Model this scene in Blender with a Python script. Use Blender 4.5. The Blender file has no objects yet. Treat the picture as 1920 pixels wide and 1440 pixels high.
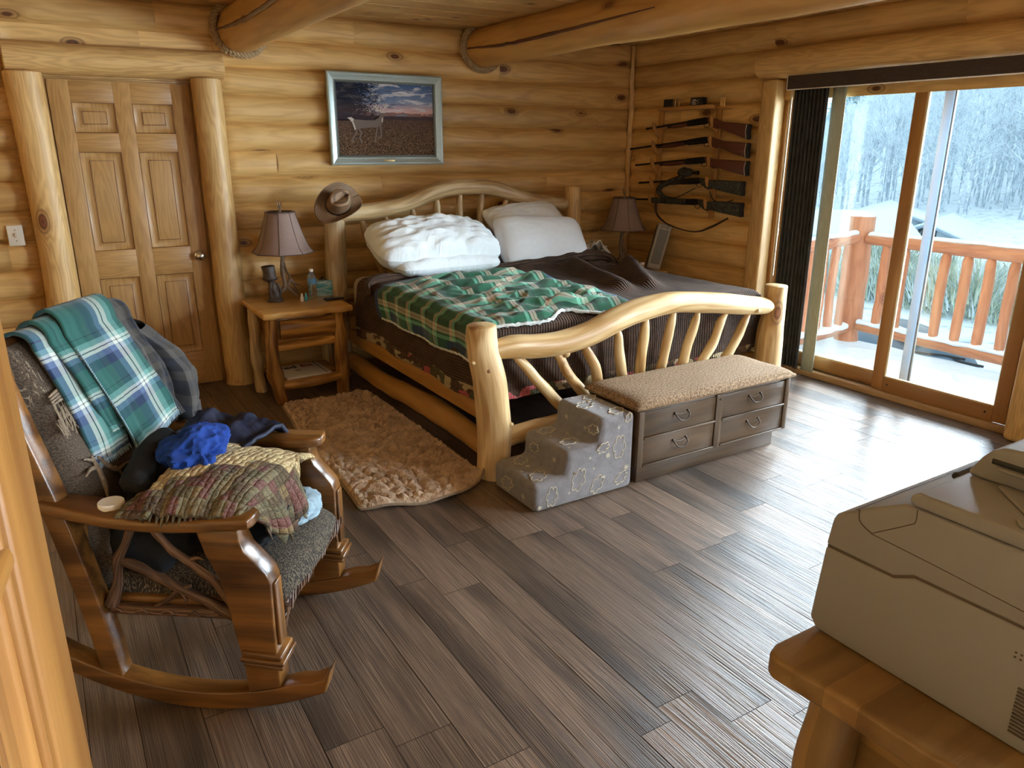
import bpy, bmesh, math, random
from mathutils import Vector, Matrix, Euler, noise
V = Vector
PI = math.pi
RN = random.Random(11)
scene = bpy.context.scene
COL = scene.collection

# ---------------------------------------------------------------- materials
class NT:
    def __init__(s, name):
        s.m = bpy.data.materials.new(name); s.m.use_nodes = True
        s.t = s.m.node_tree; s.t.nodes.clear()
        s.out = s.t.nodes.new('ShaderNodeOutputMaterial')
        s.b = s.t.nodes.new('ShaderNodeBsdfPrincipled')
        s.t.links.new(s.b.outputs[0], s.out.inputs[0])
    def n(s, typ, **k):
        nd = s.t.nodes.new(typ)
        for a, v in k.items(): setattr(nd, a, v)
        return nd
    def set(s, sock, v):
        if v is None: return
        if isinstance(v, bpy.types.NodeSocket): s.t.links.new(v, sock)
        elif isinstance(v, (tuple, list)) and len(v) == 3 and sock.type == 'RGBA': sock.default_value = (*v, 1)
        else: sock.default_value = v
    def math(s, op, a, b=None, c=None, clamp=False):
        nd = s.n('ShaderNodeMath', operation=op, use_clamp=clamp)
        s.set(nd.inputs[0], a); s.set(nd.inputs[1], b)
        if c is not None: s.set(nd.inputs[2], c)
        return nd.outputs[0]
    def attr(s, name='rp', fac=False):
        nd = s.n('ShaderNodeAttribute', attribute_name=name)
        return nd.outputs['Fac'] if fac else nd.outputs['Vector']
    def mapv(s, vec, sc=(1, 1, 1), loc=(0, 0, 0)):
        nd = s.n('ShaderNodeMapping'); s.t.links.new(vec, nd.inputs[0])
        nd.inputs['Scale'].default_value = sc; nd.inputs['Location'].default_value = loc
        return nd.outputs[0]
    def noise(s, vec, scale, detail=2, rough=.5, dist=0):
        nd = s.n('ShaderNodeTexNoise'); s.t.links.new(vec, nd.inputs['Vector'])
        nd.inputs['Scale'].default_value = scale; nd.inputs['Detail'].default_value = detail
        nd.inputs['Roughness'].default_value = rough; nd.inputs['Distortion'].default_value = dist
        return nd.outputs['Fac']
    def vor(s, vec, scale, feature='F1'):
        nd = s.n('ShaderNodeTexVoronoi', feature=feature); s.t.links.new(vec, nd.inputs['Vector'])
        nd.inputs['Scale'].default_value = scale
        return nd
    def mix(s, fac, a, b, mode='MIX'):
        nd = s.n('ShaderNodeMix', data_type='RGBA', blend_type=mode)
        s.set(nd.inputs[0], fac); s.set(nd.inputs[6], a); s.set(nd.inputs[7], b)
        return nd.outputs[2]
    def ramp(s, fac, stops, interp='LINEAR'):
        nd = s.n('ShaderNodeValToRGB'); s.set(nd.inputs[0], fac)
        cr = nd.color_ramp; cr.interpolation = interp
        while len(cr.elements) < len(stops): cr.elements.new(1)
        for e, (p, c) in zip(cr.elements, stops):
            e.position = p; e.color = (*c, 1) if len(c) == 3 else c
        return nd.outputs[0]
    def smooth(s, v, lo, hi):
        nd = s.n('ShaderNodeMapRange', interpolation_type='SMOOTHSTEP')
        s.set(nd.inputs[0], v); nd.inputs[1].default_value = lo; nd.inputs[2].default_value = hi
        nd.inputs[3].default_value = 0; nd.inputs[4].default_value = 1
        return nd.outputs[0]
    def sep(s, vec):
        nd = s.n('ShaderNodeSeparateXYZ'); s.t.links.new(vec, nd.inputs[0]); return nd.outputs
    def comb(s, x, y, z):
        nd = s.n('ShaderNodeCombineXYZ')
        for i, v in enumerate((x, y, z)): s.set(nd.inputs[i], v)
        return nd.outputs[0]
    def bump(s, h, strength=.3, dist=.01):
        nd = s.n('ShaderNodeBump'); s.set(nd.inputs['Height'], h)
        nd.inputs['Strength'].default_value = strength; nd.inputs['Distance'].default_value = dist
        s.t.links.new(nd.outputs[0], s.b.inputs['Normal'])
    def fin(s, col=None, rough=None, **k):
        if col is not None: s.set(s.b.inputs['Base Color'], col)
        if rough is not None: s.set(s.b.inputs['Roughness'], rough)
        for a, v in k.items(): s.set(s.b.inputs[a], v)
        return s.m

def wood(name, light, dark, knotc=(.07, .025, .01), knots=.5, kscale=5, rough=.45, fig=9, con=1.0, bump=.15, coat=0.0, var=.25, fine=.3, ks=1.0, strip=0):
    t = NT(name); rp = t.attr(); rnd = t.attr('rnd', True)
    vo = t.vor(t.mapv(rp, (.6, 1, .5)), kscale); d = t.math('DIVIDE', vo.outputs['Distance'], ks)
    c = t.sep(vo.outputs['Color'])[0]
    pres = t.math('LESS_THAN', c, knots)
    kring = t.math('MULTIPLY', t.math('SUBTRACT', 1, t.smooth(t.math('ABSOLUTE', t.math('SUBTRACT', d, .145)), .0, .03)), pres)
    kn = t.math('MULTIPLY', t.math('SUBTRACT', 1, t.smooth(d, .085, .13)), pres)
    halo = t.math('MULTIPLY', t.math('SUBTRACT', 1, t.smooth(d, .0, .36)), pres)
    n1 = t.noise(t.mapv(rp, (1, 1, .13)), 7.5, 3, .5)
    n1b = t.math('ADD', n1, t.math('MULTIPLY', halo, .16))
    figv = t.math('SINE', t.math('MULTIPLY', n1b, fig * 6.283))
    n2 = t.noise(t.mapv(rp, (1, 1, .03)), 140, 2, .6)
    n3 = t.noise(t.mapv(rp, (1, 1, .3)), 2.6, 2, .5)
    f = t.math('ADD', t.math('MULTIPLY', figv, .20), t.math('MULTIPLY', n3, 1.15))
    f = t.math('ADD', f, t.math('MULTIPLY', n2, fine))
    f = t.math('ADD', f, t.math('MULTIPLY', halo, .32))
    f = t.math('MULTIPLY', t.math('SUBTRACT', f, .42), con, clamp=True)
    col = t.mix(f, light, dark)
    if strip:
        wn = t.n('ShaderNodeTexWhiteNoise', noise_dimensions='1D'); t.t.links.new(t.math('FLOOR', t.math('MULTIPLY', t.sep(rp)[0], 1 / strip)), wn.inputs['W']); rnd = wn.outputs['Value']
    v = t.math('ADD', t.math('MULTIPLY', t.math('SUBTRACT', rnd, .5), var), 1)
    col = t.mix(1, col, t.comb(v, v, v), 'MULTIPLY')
    kr = t.math('SINE', t.math('MULTIPLY', d, 120))
    kc = t.mix(t.math('MULTIPLY', t.math('ADD', kr, 1), .25), knotc, tuple(x * 3 for x in knotc))
    col = t.mix(t.math('MULTIPLY', kring, .55), col, knotc)
    col = t.mix(kn, col, kc)
    t.bump(t.math('ADD', t.math('MULTIPLY', n2, .4), t.math('MULTIPLY', n1, 1.2)), bump, .01)
    return t.fin(col, rough, **{'Coat Weight': coat, 'Coat Roughness': .2})

def plain(name, col, rough=.5, metal=0, nscale=0, namp=.15, bump=0, bscale=200, coord='rp', **k):
    t = NT(name); c = col
    if nscale:
        n = t.noise(t.attr(), nscale, 3)
        v = t.math('ADD', t.math('MULTIPLY', t.math('SUBTRACT', n, .5), namp * 2), 1)
        c = t.mix(1, col, t.comb(v, v, v), 'MULTIPLY')
    if bump: t.bump(t.noise(t.attr(), bscale, 2), bump, .004)
    return t.fin(c, rough, Metallic=metal, **k)

def fabric(name, col, col2=None, scale=260, bump=.5, rough=.95, wr=0, mixs=60, sheen=.15, wsc=7):
    t = NT(name); rp = t.attr()
    n = t.noise(rp, mixs, 3, .7)
    c = t.mix(t.smooth(n, .35, .65), col, col2 or tuple(x * .8 for x in col))
    h = t.noise(rp, scale, 2)
    if wr:
        w = t.noise(rp, wsc, 3, .6, 1.2)
        h = t.math('ADD', t.math('MULTIPLY', h, .12), t.math('MULTIPLY', t.math('ABSOLUTE', t.math('SUBTRACT', w, .5)), wr))
        t.bump(h, bump, .03)
    else: t.bump(h, bump, .004)
    return t.fin(c, rough, **{'Sheen Weight': sheen})

def plaid(name, xs, ys, px, py, bump=.35, worn=0, base=.5):
    """xs / ys: [(position 0..1, colour)...] stripes across and along"""
    t = NT(name); rp = t.attr(); s = t.sep(rp)
    fx = t.math('FRACT', t.math('MULTIPLY', s[0], 1 / px)); fy = t.math('FRACT', t.math('MULTIPLY', s[1], 1 / py))
    cx = t.ramp(fx, xs, 'CONSTANT'); cy = t.ramp(fy, ys, 'CONSTANT')
    tw = t.math('SINE', t.math('MULTIPLY', t.math('ADD', s[0], s[1]), 900))
    f = t.math('ADD', base, t.math('MULTIPLY', tw, .12))
    c = t.mix(f, cx, cy)
    t.bump(t.noise(rp, 300, 2), bump, .003)
    return t.fin(c, .95, **{'Sheen Weight': .2})

M = {}
M['log'] = wood('wall log pine', (.74, .47, .175), (.42, .215, .06), (.09, .03, .012), knots=.6, kscale=4.2, rough=.42, fig=7, con=1.0, var=.34, fine=.22)
M['trim'] = wood('trim log pine', (.72, .46, .18), (.40, .21, .065), (.12, .04, .02), knots=.5, kscale=4, rough=.45, fig=14, con=1.1, fine=.25)
M['beam'] = wood('beam log', (.64, .36, .11), (.38, .17, .045), (.12, .04, .015), knots=.6, kscale=5, rough=.4, fig=4, con=1.0, fine=.2)
M['board'] = wood('ceiling board', (.70, .46, .19), (.46, .25, .08), (.10, .035, .015), knots=.85, kscale=8, rough=.35, fig=5, con=1.0, var=.3)
M['bedlog'] = wood('peeled bed log', (.80, .60, .32), (.46, .265, .095), (.20, .085, .035), knots=.8, kscale=5, rough=.42, fig=6, con=1.5, fine=.3, var=.2, bump=.3, ks=1.35)
M['bedhead'] = wood('aged bed log', (.62, .46, .24), (.33, .20, .085), (.14, .06, .025), knots=.9, kscale=5, rough=.45, fig=7, con=1.4, fine=.35, var=.2, bump=.3, ks=1.35)
M['bedrail'] = wood('amber bed rail log', (.52, .28, .075), (.30, .13, .03), (.15, .05, .015), knots=.4, kscale=5, rough=.4, fig=4)
M['night'] = wood('rustic nightstand wood', (.66, .35, .085), (.19, .07, .015), (.12, .035, .012), knots=.8, kscale=7, rough=.3, fig=6, con=1.6, ks=1.3)
M['nighttop'] = wood('nightstand top', (.68, .40, .12), (.44, .20, .045), (.3, .1, .03), knots=.25, kscale=5, rough=.2, fig=3, con=.8, coat=.3)
M['oakdoor'] = wood('oak door skin', (.50, .285, .10), (.32, .16, .05), (.3, .14, .05), knots=0, rough=.38, fig=13, con=1.05, fine=.5, var=.1)
M['oak'] = wood('dark rocker oak', (.27, .115, .026), (.060, .022, .006), knots=0, rough=.28, fig=4, con=1.25, fine=.6, var=.25, coat=.2, bump=.08)
M['twig'] = wood('carved twig', (.24, .125, .062), (.06, .026, .014), knots=0, rough=.5, fig=30, con=1.3, fine=.8, bump=.4)
M['chest'] = wood('walnut chest', (.115, .070, .036), (.055, .032, .016), knots=0, rough=.32, fig=5, con=1.2, fine=.5, var=.15)
M['desk'] = wood('pine desk', (.38, .235, .09), (.20, .10, .03), (.14, .045, .015), knots=.4, kscale=5, rough=.3, fig=4, con=1.1, fine=.15, var=.5, strip=.062)
M['doorpine'] = wood('glazed door pine', (.34, .155, .034), (.19, .070, .012), knots=0, rough=.4, fig=4, con=1.3, fine=.5)
M['sash'] = wood('sash wood', (.40, .19, .055), (.26, .11, .03), knots=.1, rough=.35, fig=4, con=.9)
M['sill'] = wood('sill wood', (.42, .26, .13), (.26, .14, .06), knots=0, rough=.4)
M['railing'] = wood('stained railing log', (.56, .26, .14), (.38, .145, .075), (.2, .08, .05), knots=.4, kscale=5, rough=.6, fig=8, con=1.1)
M['gunwood'] = wood('walnut gun stock', (.13, .035, .018), (.05, .014, .008), knots=0, rough=.3, fig=5)
M['gunwoodknot'] = wood('healed knot', (.30, .15, .06), (.16, .07, .028), knots=0, fig=9, con=1.5)
M['rack'] = wood('rack pine', (.50, .25, .07), (.34, .14, .035), knots=.15, rough=.45)
M['branchy'] = plain('bark brown', (.045, .025, .014), .8, 0, 30, .4, .6, 90)
M['gunmetal'] = plain('blued steel', (.012, .012, .014), .35, .6)
M['rubber'] = plain('black rubber', (.012, .012, .013), .75)
M['brass'] = plain('brass', (.75, .48, .2), .3, 1)
M['chrome'] = plain('brushed nickel', (.62, .6, .56), .25, 1)
M['darkbronze'] = plain('dark bronze', (.06, .045, .035), .35, .8)
M['blackplastic'] = plain('black plastic', (.012, .012, .014), .3)
M['white'] = plain('white plastic', (.90, .88, .84), .4)
M['ivory'] = plain('ivory switch plastic', (.80, .74, .62), .4)
M['frame'] = plain('silver picture frame', (.40, .47, .44), .3, .35, 40, .2)
M['framein'] = plain('picture frame inner lip', (.10, .11, .10), .5)
M['plate'] = plain('brass name plate', (.55, .42, .2), .4, .7)
M['rope'] = plain('hemp rope', (.42, .29, .15), .9, 0, 150, .5, .8, 300)
M['printer'] = plain('printer shell', (.30, .30, .30), .42, 0, 0, 0, .05, 600)
M['printerdark'] = plain('printer dark part', (.03, .03, .032), .35)
M['printerseam'] = plain('printer seam', (.10, .08, .06), .6)
M['alu'] = plain('screen frame metal', (.22, .30, .42), .45, .2)
M['track'] = plain('dark door track', (.03, .028, .026), .5)
M['cream'] = plain('cream edge', (.75, .62, .38), .5)
def knit():
    t = NT('brown ribbed spread with patchwork hem'); rp = t.attr(); s = t.sep(rp)
    rib = t.math('SINE', t.math('MULTIPLY', t.math('ADD', s[0], t.math('MULTIPLY', t.noise(rp, 3), .02)), 2 * PI / .017))
    rb2 = t.math('SINE', t.math('MULTIPLY', s[1], 2 * PI / .012))
    h = t.math('ADD', t.math('MULTIPLY', rib, .6), t.math('MULTIPLY', rb2, .2))
    nn = t.noise(rp, 8, 3, .7)
    br = t.mix(t.smooth(nn, .3, .7), (.062, .034, .021), (.115, .066, .042))
    br = t.mix(t.smooth(rib, -.9, .2), tuple(x * .45 for x in (.07, .04, .028)), br)
    # hem patches
    cell = t.vor(t.comb(t.math('MULTIPLY', s[0], 13), t.math('MULTIPLY', s[1], 13), t.math('MULTIPLY', s[2], 14)), 1); cell.distance = 'CHEBYCHEV'; cell = cell.outputs['Color']
    q = t.sep(cell)[0]
    pc = t.ramp(q, [(0, (.06, .03, .02)), (.30, (.50, .42, .24)), (.5, (.12, .07, .04)), (.62, (.50, .10, .12)), (.72, (.07, .075, .035)), (.82, (.48, .38, .24))], 'CONSTANT')
    pc = t.mix(.12, pc, t.mix(t.smooth(t.noise(rp, 60, 2), .45, .55), (.03, .02, .015), (.4, .3, .18)))
    edge = t.math('LESS_THAN', s[2], .105)
    c = t.mix(edge, br, pc)
    t.bump(h, .7, .004)
    return t.fin(c, .97)
M['knit'] = knit()
G1 = (.005, .10, .045); G0 = (.006, .035, .02); CR = (.62, .52, .40); MT = (.20, .60, .42); BR = (.30, .15, .10)
M['greenplaid'] = plaid('green flannel plaid', [(0, G1), (.26, MT), (.36, G1), (.42, CR), (.50, BR), (.52, CR), (.60, G0), (.80, G1)],
                        [(0, G1), (.25, G0), (.40, MT), (.55, CR), (.60, BR), (.62, CR), (.70, G1)], .205, .205)
TE = (.018, .105, .09); NV = (.008, .025, .07); LB = (.15, .34, .31); WH = (.60, .64, .58); BL = (.09, .14, .26); KK = (.006, .008, .016); TD = (.008, .055, .05)
M['tealplaid'] = plaid('teal fleece plaid', [(0, TE), (.16, TD), (.30, NV), (.46, BL), (.56, WH), (.63, KK), (.65, WH), (.72, LB), (.82, TE), (.90, KK), (.915, TE)],
                       [(0, TE), (.16, NV), (.34, BL), (.46, WH), (.52, KK), (.54, WH), (.60, LB), (.70, TE), (.80, KK), (.815, TE)], .30, .27)
GY = (.055, .048, .040); GD = (.012, .014, .024); GB = (.008, .008, .010)
M['flannel'] = plaid('dark flannel check', [(0, GY), (.35, GD), (.65, GB), (.8, (.11, .10, .09))], [(0, GY), (.4, GD), (.75, GB)], .11, .11)
M['sherpa'] = fabric('white sherpa', (.78, .84, .84), (.6, .68, .68), 180, .8)
M['navylining'] = fabric('navy satin lining', (.012, .045, .14), (.008, .03, .10), 200, .3)
M['pillow'] = fabric('white cotton pillow', (.90, .94, .97), (.87, .92, .95), 300, .35, .9, 0, 30)
M['pillowwr'] = fabric('crumpled white cotton', (.86, .92, .95), (.83, .90, .93), 300, .55, .9, .9, 30, wsc=6)
M['pillowtan'] = fabric('tan pillowcase', (.30, .24, .18), (.26, .2, .15), 300, .3, .9, .6, 30)
M['sheet'] = fabric('cream sheet', (.58, .52, .44), (.52, .47, .40), 300, .5, .9, .7, 30)
M['mattress'] = fabric('mattress ticking', (.42, .35, .27), (.36, .3, .23), 200, .3)
M['darkbase'] = plain('dark box spring', (.012, .010, .009), .9)
M['cushion'] = fabric('brown boucle', (.42, .27, .145), (.10, .055, .028), 330, 1.0, .95, 0, 110, 0)
def steps_mat():
    return fabric('grey plush', (.25, .235, .245), (.20, .188, .195), 260, .7, 1, 0, 25, .35)
M['plush'] = steps_mat()
M['plushline'] = fabric('pale plush print', (.62, .55, .42), (.5, .45, .36), 260, .3)
def rugm():
    t = NT('beige shag'); rp = t.attr()
    n = t.noise(rp, 11, 3, .6, .6); n2 = t.noise(rp, 120, 2)
    c = t.mix(t.smooth(n, .3, .68), (.40, .27, .16), (.66, .48, .32))
    t.bump(t.math('ADD', t.math('MULTIPLY', n, 2.2), t.math('MULTIPLY', n2, .5)), .8, .02)
    return t.fin(c, 1, **{'Sheen Weight': .3})
M['rug'] = rugm()
M['rugback'] = fabric('rug backing', (.30, .22, .14))
def seatm():
    t = NT('speckled brown weave'); rp = t.attr()
    v = t.vor(rp, 300); d = v.outputs['Distance']
    c = t.mix(t.smooth(d, .25, .5), (.20, .155, .10), (.028, .021, .015))
    t.bump(d, .6, .003)
    return t.fin(c, .95)
M['seatfab'] = seatm()
def tapestry():
    t = NT('wildlife tapestry'); rp = t.attr()
    n = t.noise(rp, 260, 2, .8); b = t.noise(rp, 4, 3, .6)
    c = t.mix(t.smooth(n, .35, .65), (.038, .027, .019), (.125, .092, .064))
    g = t.noise(t.mapv(rp, (6, 1.2, 1)), 18, 3, .7, 2)
    band = t.math('MULTIPLY', t.smooth(b, .5, .56), t.smooth(g, .56, .62))
    c = t.mix(band, c, (.33, .27, .19))
    t.bump(n, .6, .003)
    return t.fin(c, .97)
M['tapestry'] = tapestry()
M['antlerprint'] = fabric('woven antler motif', (.30, .235, .16), (.18, .13, .09), 260, .3)
def quiltm():
    t = NT('log cabin patchwork quilt'); rp = t.attr(); s = t.sep(rp)
    n = t.noise(rp, 14, 2)
    cx = t.math('FLOOR', t.math('MULTIPLY', s[0], 1 / .052)); cy = t.math('FLOOR', t.math('MULTIPLY', s[1], 1 / .034))
    wn = t.n('ShaderNodeTexWhiteNoise', noise_dimensions='3D'); t.t.links.new(t.comb(cx, cy, 0), wn.inputs[0])
    pc = t.ramp(wn.outputs['Value'], [(0, (.07, .05, .025)), (.16, (.21, .14, .055)), (.30, (.035, .018, .012)), (.42, (.10, .095, .05)), (.56, (.14, .03, .04)), (.66, (.19, .16, .09)), (.78, (.08, .04, .025)), (.9, (.16, .05, .06))], 'CONSTANT')
    fine = t.noise(rp, 170, 2, .8)
    pc = t.mix(.4, pc, t.mix(t.smooth(fine, .4, .6), (.03, .02, .012), (.26, .18, .09)))
    cream = t.mix(t.smooth(t.noise(rp, 60, 2), .35, .65), (.60, .46, .24), (.42, .31, .15))
    # rp.z flags the cream side strip
    c = t.mix(t.math('GREATER_THAN', s[2], .5), pc, cream)
    qx = t.math('ABSOLUTE', t.math('SINE', t.math('MULTIPLY', s[0], PI / .026))); qy = t.math('ABSOLUTE', t.math('SINE', t.math('MULTIPLY', s[1], PI / .026)))
    h = t.math('POWER', t.math('MULTIPLY', qx, qy), .4)
    t.bump(t.math('ADD', h, t.math('MULTIPLY', t.noise(rp, 70, 2), .7)), .8, .009)
    return t.fin(c, .95)
M['quilt'] = quiltm()
M['bluecloth'] = fabric('royal blue cloth', (.005, .05, .32), (.004, .04, .25), 300, .4, .9, .5, 30, 0)
M['navycloth'] = fabric('navy jacket cloth', (.008, .014, .045), (.005, .009, .03), 300, .4, .6, .6, 30, 0)
M['blackcloth'] = fabric('black cloth', (.008, .009, .012), (.005, .006, .008), 300, .4, .9, .5, 30, 0)
M['ltblue'] = fabric('pale blue cotton', (.34, .47, .55), (.28, .40, .48), 300, .4, .85, .6, 30)
M['shade'] = fabric('mauve brown lampshade', (.30, .205, .17), (.25, .17, .14), 300, .3, .9, 0, 200)
M['shadetrim'] = fabric('lampshade trim', (.09, .055, .04))
M['antler'] = plain('antler', (.20, .13, .075), .45, 0, 30, .6, .3, 60)
M['stump'] = plain('dark carved resin', (.055, .035, .024), .5, 0, 60, .5, .6, 120)
def hatm():
    t = NT('striped straw hat'); rp = t.attr(); s = t.sep(rp)
    w = t.math('SINE', t.math('MULTIPLY', t.math('ADD', s[2], t.math('MULTIPLY', t.noise(rp, 12, 2), .012)), 400))
    c = t.mix(t.smooth(w, -.6, .7), (.28, .17, .09), (.13, .07, .035))
    t.bump(t.noise(rp, 300, 2), .4, .002)
    return t.fin(c, .6)
M['hat'] = hatm()
M['leather'] = plain('dark leather', (.035, .015, .008), .5)
M['clear'] = plain('clear plastic', (.85, .95, 1), .05, 0, IOR=1.3, **{'Transmission Weight': .92})
M['btllabel'] = plain('blue bottle label', (.12, .30, .50), .35)
def seabox():
    t = NT('tissue box print'); rp = t.attr()
    n = t.noise(t.mapv(rp, (3, 3, 16)), 3, 3, .6, .6)
    c = t.ramp(n, [(.25, (.02, .20, .30)), (.42, (.08, .42, .50)), (.52, (.55, .70, .70)), (.6, (.10, .40, .50)), (.75, (.45, .62, .62))])
    return t.fin(c, .4)
M['seabox'] = seabox()
M['aqua'] = plain('aqua plastic', (.04, .35, .45), .3)
M['paper'] = plain('white paper', (.62, .60, .57), .6)
M['inkdark'] = plain('purple black ink', (.02, .01, .03), .6)
M['inkred'] = plain('dark red ink', (.22, .02, .03), .6)
M['fandark'] = plain('navy plastic', (.006, .009, .03), .35)
M['fanbeige'] = plain('beige plastic', (.36, .32, .26), .45)
M['fangrille'] = plain('grey plastic grille', (.16, .15, .13), .5)
M['pump'] = plain('dark bottle', (.03, .035, .04), .25)
def camo():
    t = NT('leafy camouflage'); rp = t.attr()
    n = t.noise(rp, 22, 3, .7, 1.5); n2 = t.noise(rp, 55, 3, .7, 1)
    c = t.ramp(n, [(.35, (.008, .009, .008)), (.48, (.05, .045, .03)), (.56, (.015, .018, .012)), (.64, (.10, .085, .06))], 'CONSTANT')
    c = t.mix(t.smooth(n2, .58, .63), c, (.13, .12, .09))
    return t.fin(c, .7)
M['camo'] = camo()
def blindm(name, a, b, sc):
    t = NT(name); rp = t.attr()
    n = t.noise(t.mapv(rp, (1, 1, .04)), sc, 3, .8)
    c = t.mix(t.smooth(n, .35, .7), a, b); t.bump(n, .4, .003)
    return t.fin(c, .95)
M['blinddark'] = blindm('charcoal slubbed weave', (.018, .018, .018), (.10, .098, .095), 240)
M['blindlight'] = blindm('sage slubbed weave', (.40, .44, .34), (.58, .60, .50), 200)
M['valance'] = blindm('dark brown woven valance', (.045, .030, .024), (.085, .06, .05), 500)
def floorm():
    t = NT('grey brown oak plank'); rp = t.attr(); rnd = t.attr('rnd', True)
    n1 = t.noise(t.mapv(rp, (1, 1, .11)), 9, 3, .55, .5)
    figv = t.math('SINE', t.math('MULTIPLY', n1, 70))
    n2 = t.noise(t.mapv(rp, (1, 1, .02)), 170, 2, .6)
    n3 = t.noise(t.mapv(rp, (1, 1, .16)), 5, 3, .6)
    dk = t.smooth(n3, .47, .66)
    c = t.mix(t.smooth(n2, .3, .75), (.205, .142, .100), (.100, .066, .047))
    c = t.mix(t.math('MULTIPLY', dk, .8), c, (.040, .029, .023))
    c = t.mix(t.math('MULTIPLY', t.smooth(figv, .2, 1), .25), c, (.06, .042, .034))
    v = t.math('ADD', t.math('MULTIPLY', t.math('SUBTRACT', rnd, .5), .6), 1)
    c = t.mix(1, c, t.comb(v, v, v), 'MULTIPLY')
    grain = t.math('SINE', t.math('MULTIPLY', t.noise(t.mapv(rp, (1, 1, .012)), 60, 1), 60))
    t.bump(t.math('ADD', t.math('MULTIPLY', grain, .5), n2), .22, .003)
    return t.fin(c, t.math('ADD', .30, t.math('MULTIPLY', n2, .16)), **{'Specular IOR Level': .65})
M['floor'] = floorm()
M['floorgap'] = plain('plank gap', (.02, .014, .011), .9)
def snowm():
    t = NT('snow'); rp = t.n('ShaderNodeTexCoord').outputs['Object']
    t.bump(t.math('ADD', t.noise(rp, 2.5, 4, .6), t.math('MULTIPLY', t.noise(rp, 60, 2), .06)), .5, .12)
    return t.fin((.76, .88, .97), .8)
M['snow'] = snowm()
def hillm():
    t = NT('snowy forest floor'); rp = t.n('ShaderNodeTexCoord').outputs['Object']
    n = t.noise(rp, 1.6, 4, .75)
    return t.fin(t.mix(t.smooth(n, .5, .68), (.80, .88, .93), (.50, .58, .60)), .9)
M['hill'] = hillm()
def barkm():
    t = NT('frosted hazy bark'); rp = t.attr()
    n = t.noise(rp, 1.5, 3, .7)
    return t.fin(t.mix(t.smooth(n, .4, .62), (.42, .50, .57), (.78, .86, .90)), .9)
M['bark'] = barkm()  # bark paled bluish for frost, with distance haze put into the colour
M['twigs'] = plain('snow dusted hazy twigs', (.74, .83, .88), .9)  # snow on the twigs; the pale blue also paints in haze
M['needle'] = plain('frosted hazy needles', (.50, .68, .70), .9, 0, 2, .6)  # frost on the needles, paled further in place of distance haze
M['bush'] = plain('frosted winter hedge', (.55, .62, .50), .9, 0, 3, .7)
M['roofblue'] = plain('blue grey metal roof', (.30, .40, .48), .6)
M['sidinglight'] = plain('pale siding', (.62, .70, .74), .7)
M['carpaint'] = plain('blue grey car paint', (.08, .13, .18), .3, .3)
M['carglass'] = plain('dark car glass', (.03, .05, .07), .1)
M['hose'] = plain('dark hose', (.05, .07, .09), .5)

def paint_nodes():
    t = NT('sunset field painting'); s = t.sep(t.attr())   # rp.x 0..1 across, rp.y 0..1 up
    x, y = s[0], s[1]; v2 = t.attr()
    hz = t.math('ADD', .555, t.math('MULTIPLY', t.math('SUBTRACT', t.noise(v2, 5, 2), .5), .03))
    cl = t.noise(t.mapv(v2, (3, 9, 1)), 1.6, 4, .6, .6)
    sky = t.ramp(y, [(.55, (.70, .34, .22)), (.64, (.62, .42, .42)), (.74, (.20, .27, .42)), (1, (.07, .13, .27))])
    sky = t.mix(t.smooth(cl, .47, .62), sky, (.62, .62, .66))
    sky = t.mix(t.smooth(t.noise(t.mapv(v2, (2, 12, 1), (3, 1, 0)), 1.8, 3), .55, .7), sky, (.10, .12, .22))
    fld = t.mix(t.smooth(t.noise(t.mapv(v2, (26, 18, 1)), 3, 4, .8, 1.5), .42, .66), (.020, .013, .010), (.36, .22, .13))
    fld = t.mix(t.smooth(y, .15, .55), fld, t.mix(.6, fld, (.10, .06, .05)))
    c = t.mix(t.math('GREATER_THAN', y, hz), fld, sky)
    # dark wood on the left, far hills
    tr = t.math('ADD', t.math('MULTIPLY', t.math('SUBTRACT', .42, x), 1.1), t.math('MULTIPLY', t.math('SUBTRACT', t.noise(v2, 16, 5, .9, 1.5), .5), 1.6))
    trf = t.math('MULTIPLY', t.smooth(tr, .04, .10), t.math('GREATER_THAN', y, .48))
    c = t.mix(t.math('MULTIPLY', trf, .92), c, (.014, .011, .016))
    hill = t.math('MULTIPLY', t.math('GREATER_THAN', y, .5), t.math('LESS_THAN', y, t.math('ADD', .60, t.math('MULTIPLY', t.math('SUBTRACT', t.noise(v2, 13, 4, .8), .5), .16))))
    c = t.mix(t.math('MULTIPLY', hill, .7), c, (.06, .045, .06))
    return t.fin(c, .8, **{'Specular IOR Level': .08})
M['painting'] = paint_nodes()
M['deergrey'] = plain('deer grey paint', (.17, .13, .11), .6)
M['deerpale'] = plain('deer pale paint', (.60, .55, .50), .6)
def glassm(name, tint=(.97, .99, 1)):
    m = bpy.data.materials.new(name); m.use_nodes = True; t = m.node_tree; t.nodes.clear()
    o = t.nodes.new('ShaderNodeOutputMaterial'); mx = t.nodes.new('ShaderNodeMixShader')
    tr = t.nodes.new('ShaderNodeBsdfTransparent'); gl = t.nodes.new('ShaderNodeBsdfGlossy')
    fr = t.nodes.new('ShaderNodeFresnel'); fr.inputs[0].default_value = 1.35
    tr.inputs[0].default_value = (*tint, 1); gl.inputs['Roughness'].default_value = .02
    t.links.new(fr.outputs[0], mx.inputs[0]); t.links.new(tr.outputs[0], mx.inputs[1]); t.links.new(gl.outputs[0], mx.inputs[2])
    t.links.new(mx.outputs[0], o.inputs[0]); return m
M['glass'] = glassm('window glass')

# ---------------------------------------------------------------- mesh builder
def orth(d):
    d = d.normalized(); a = V((0, 0, 1)) if abs(d.z) < .9 else V((1, 0, 0))
    x = d.cross(a).normalized(); return x, d.cross(x).normalized()

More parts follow.
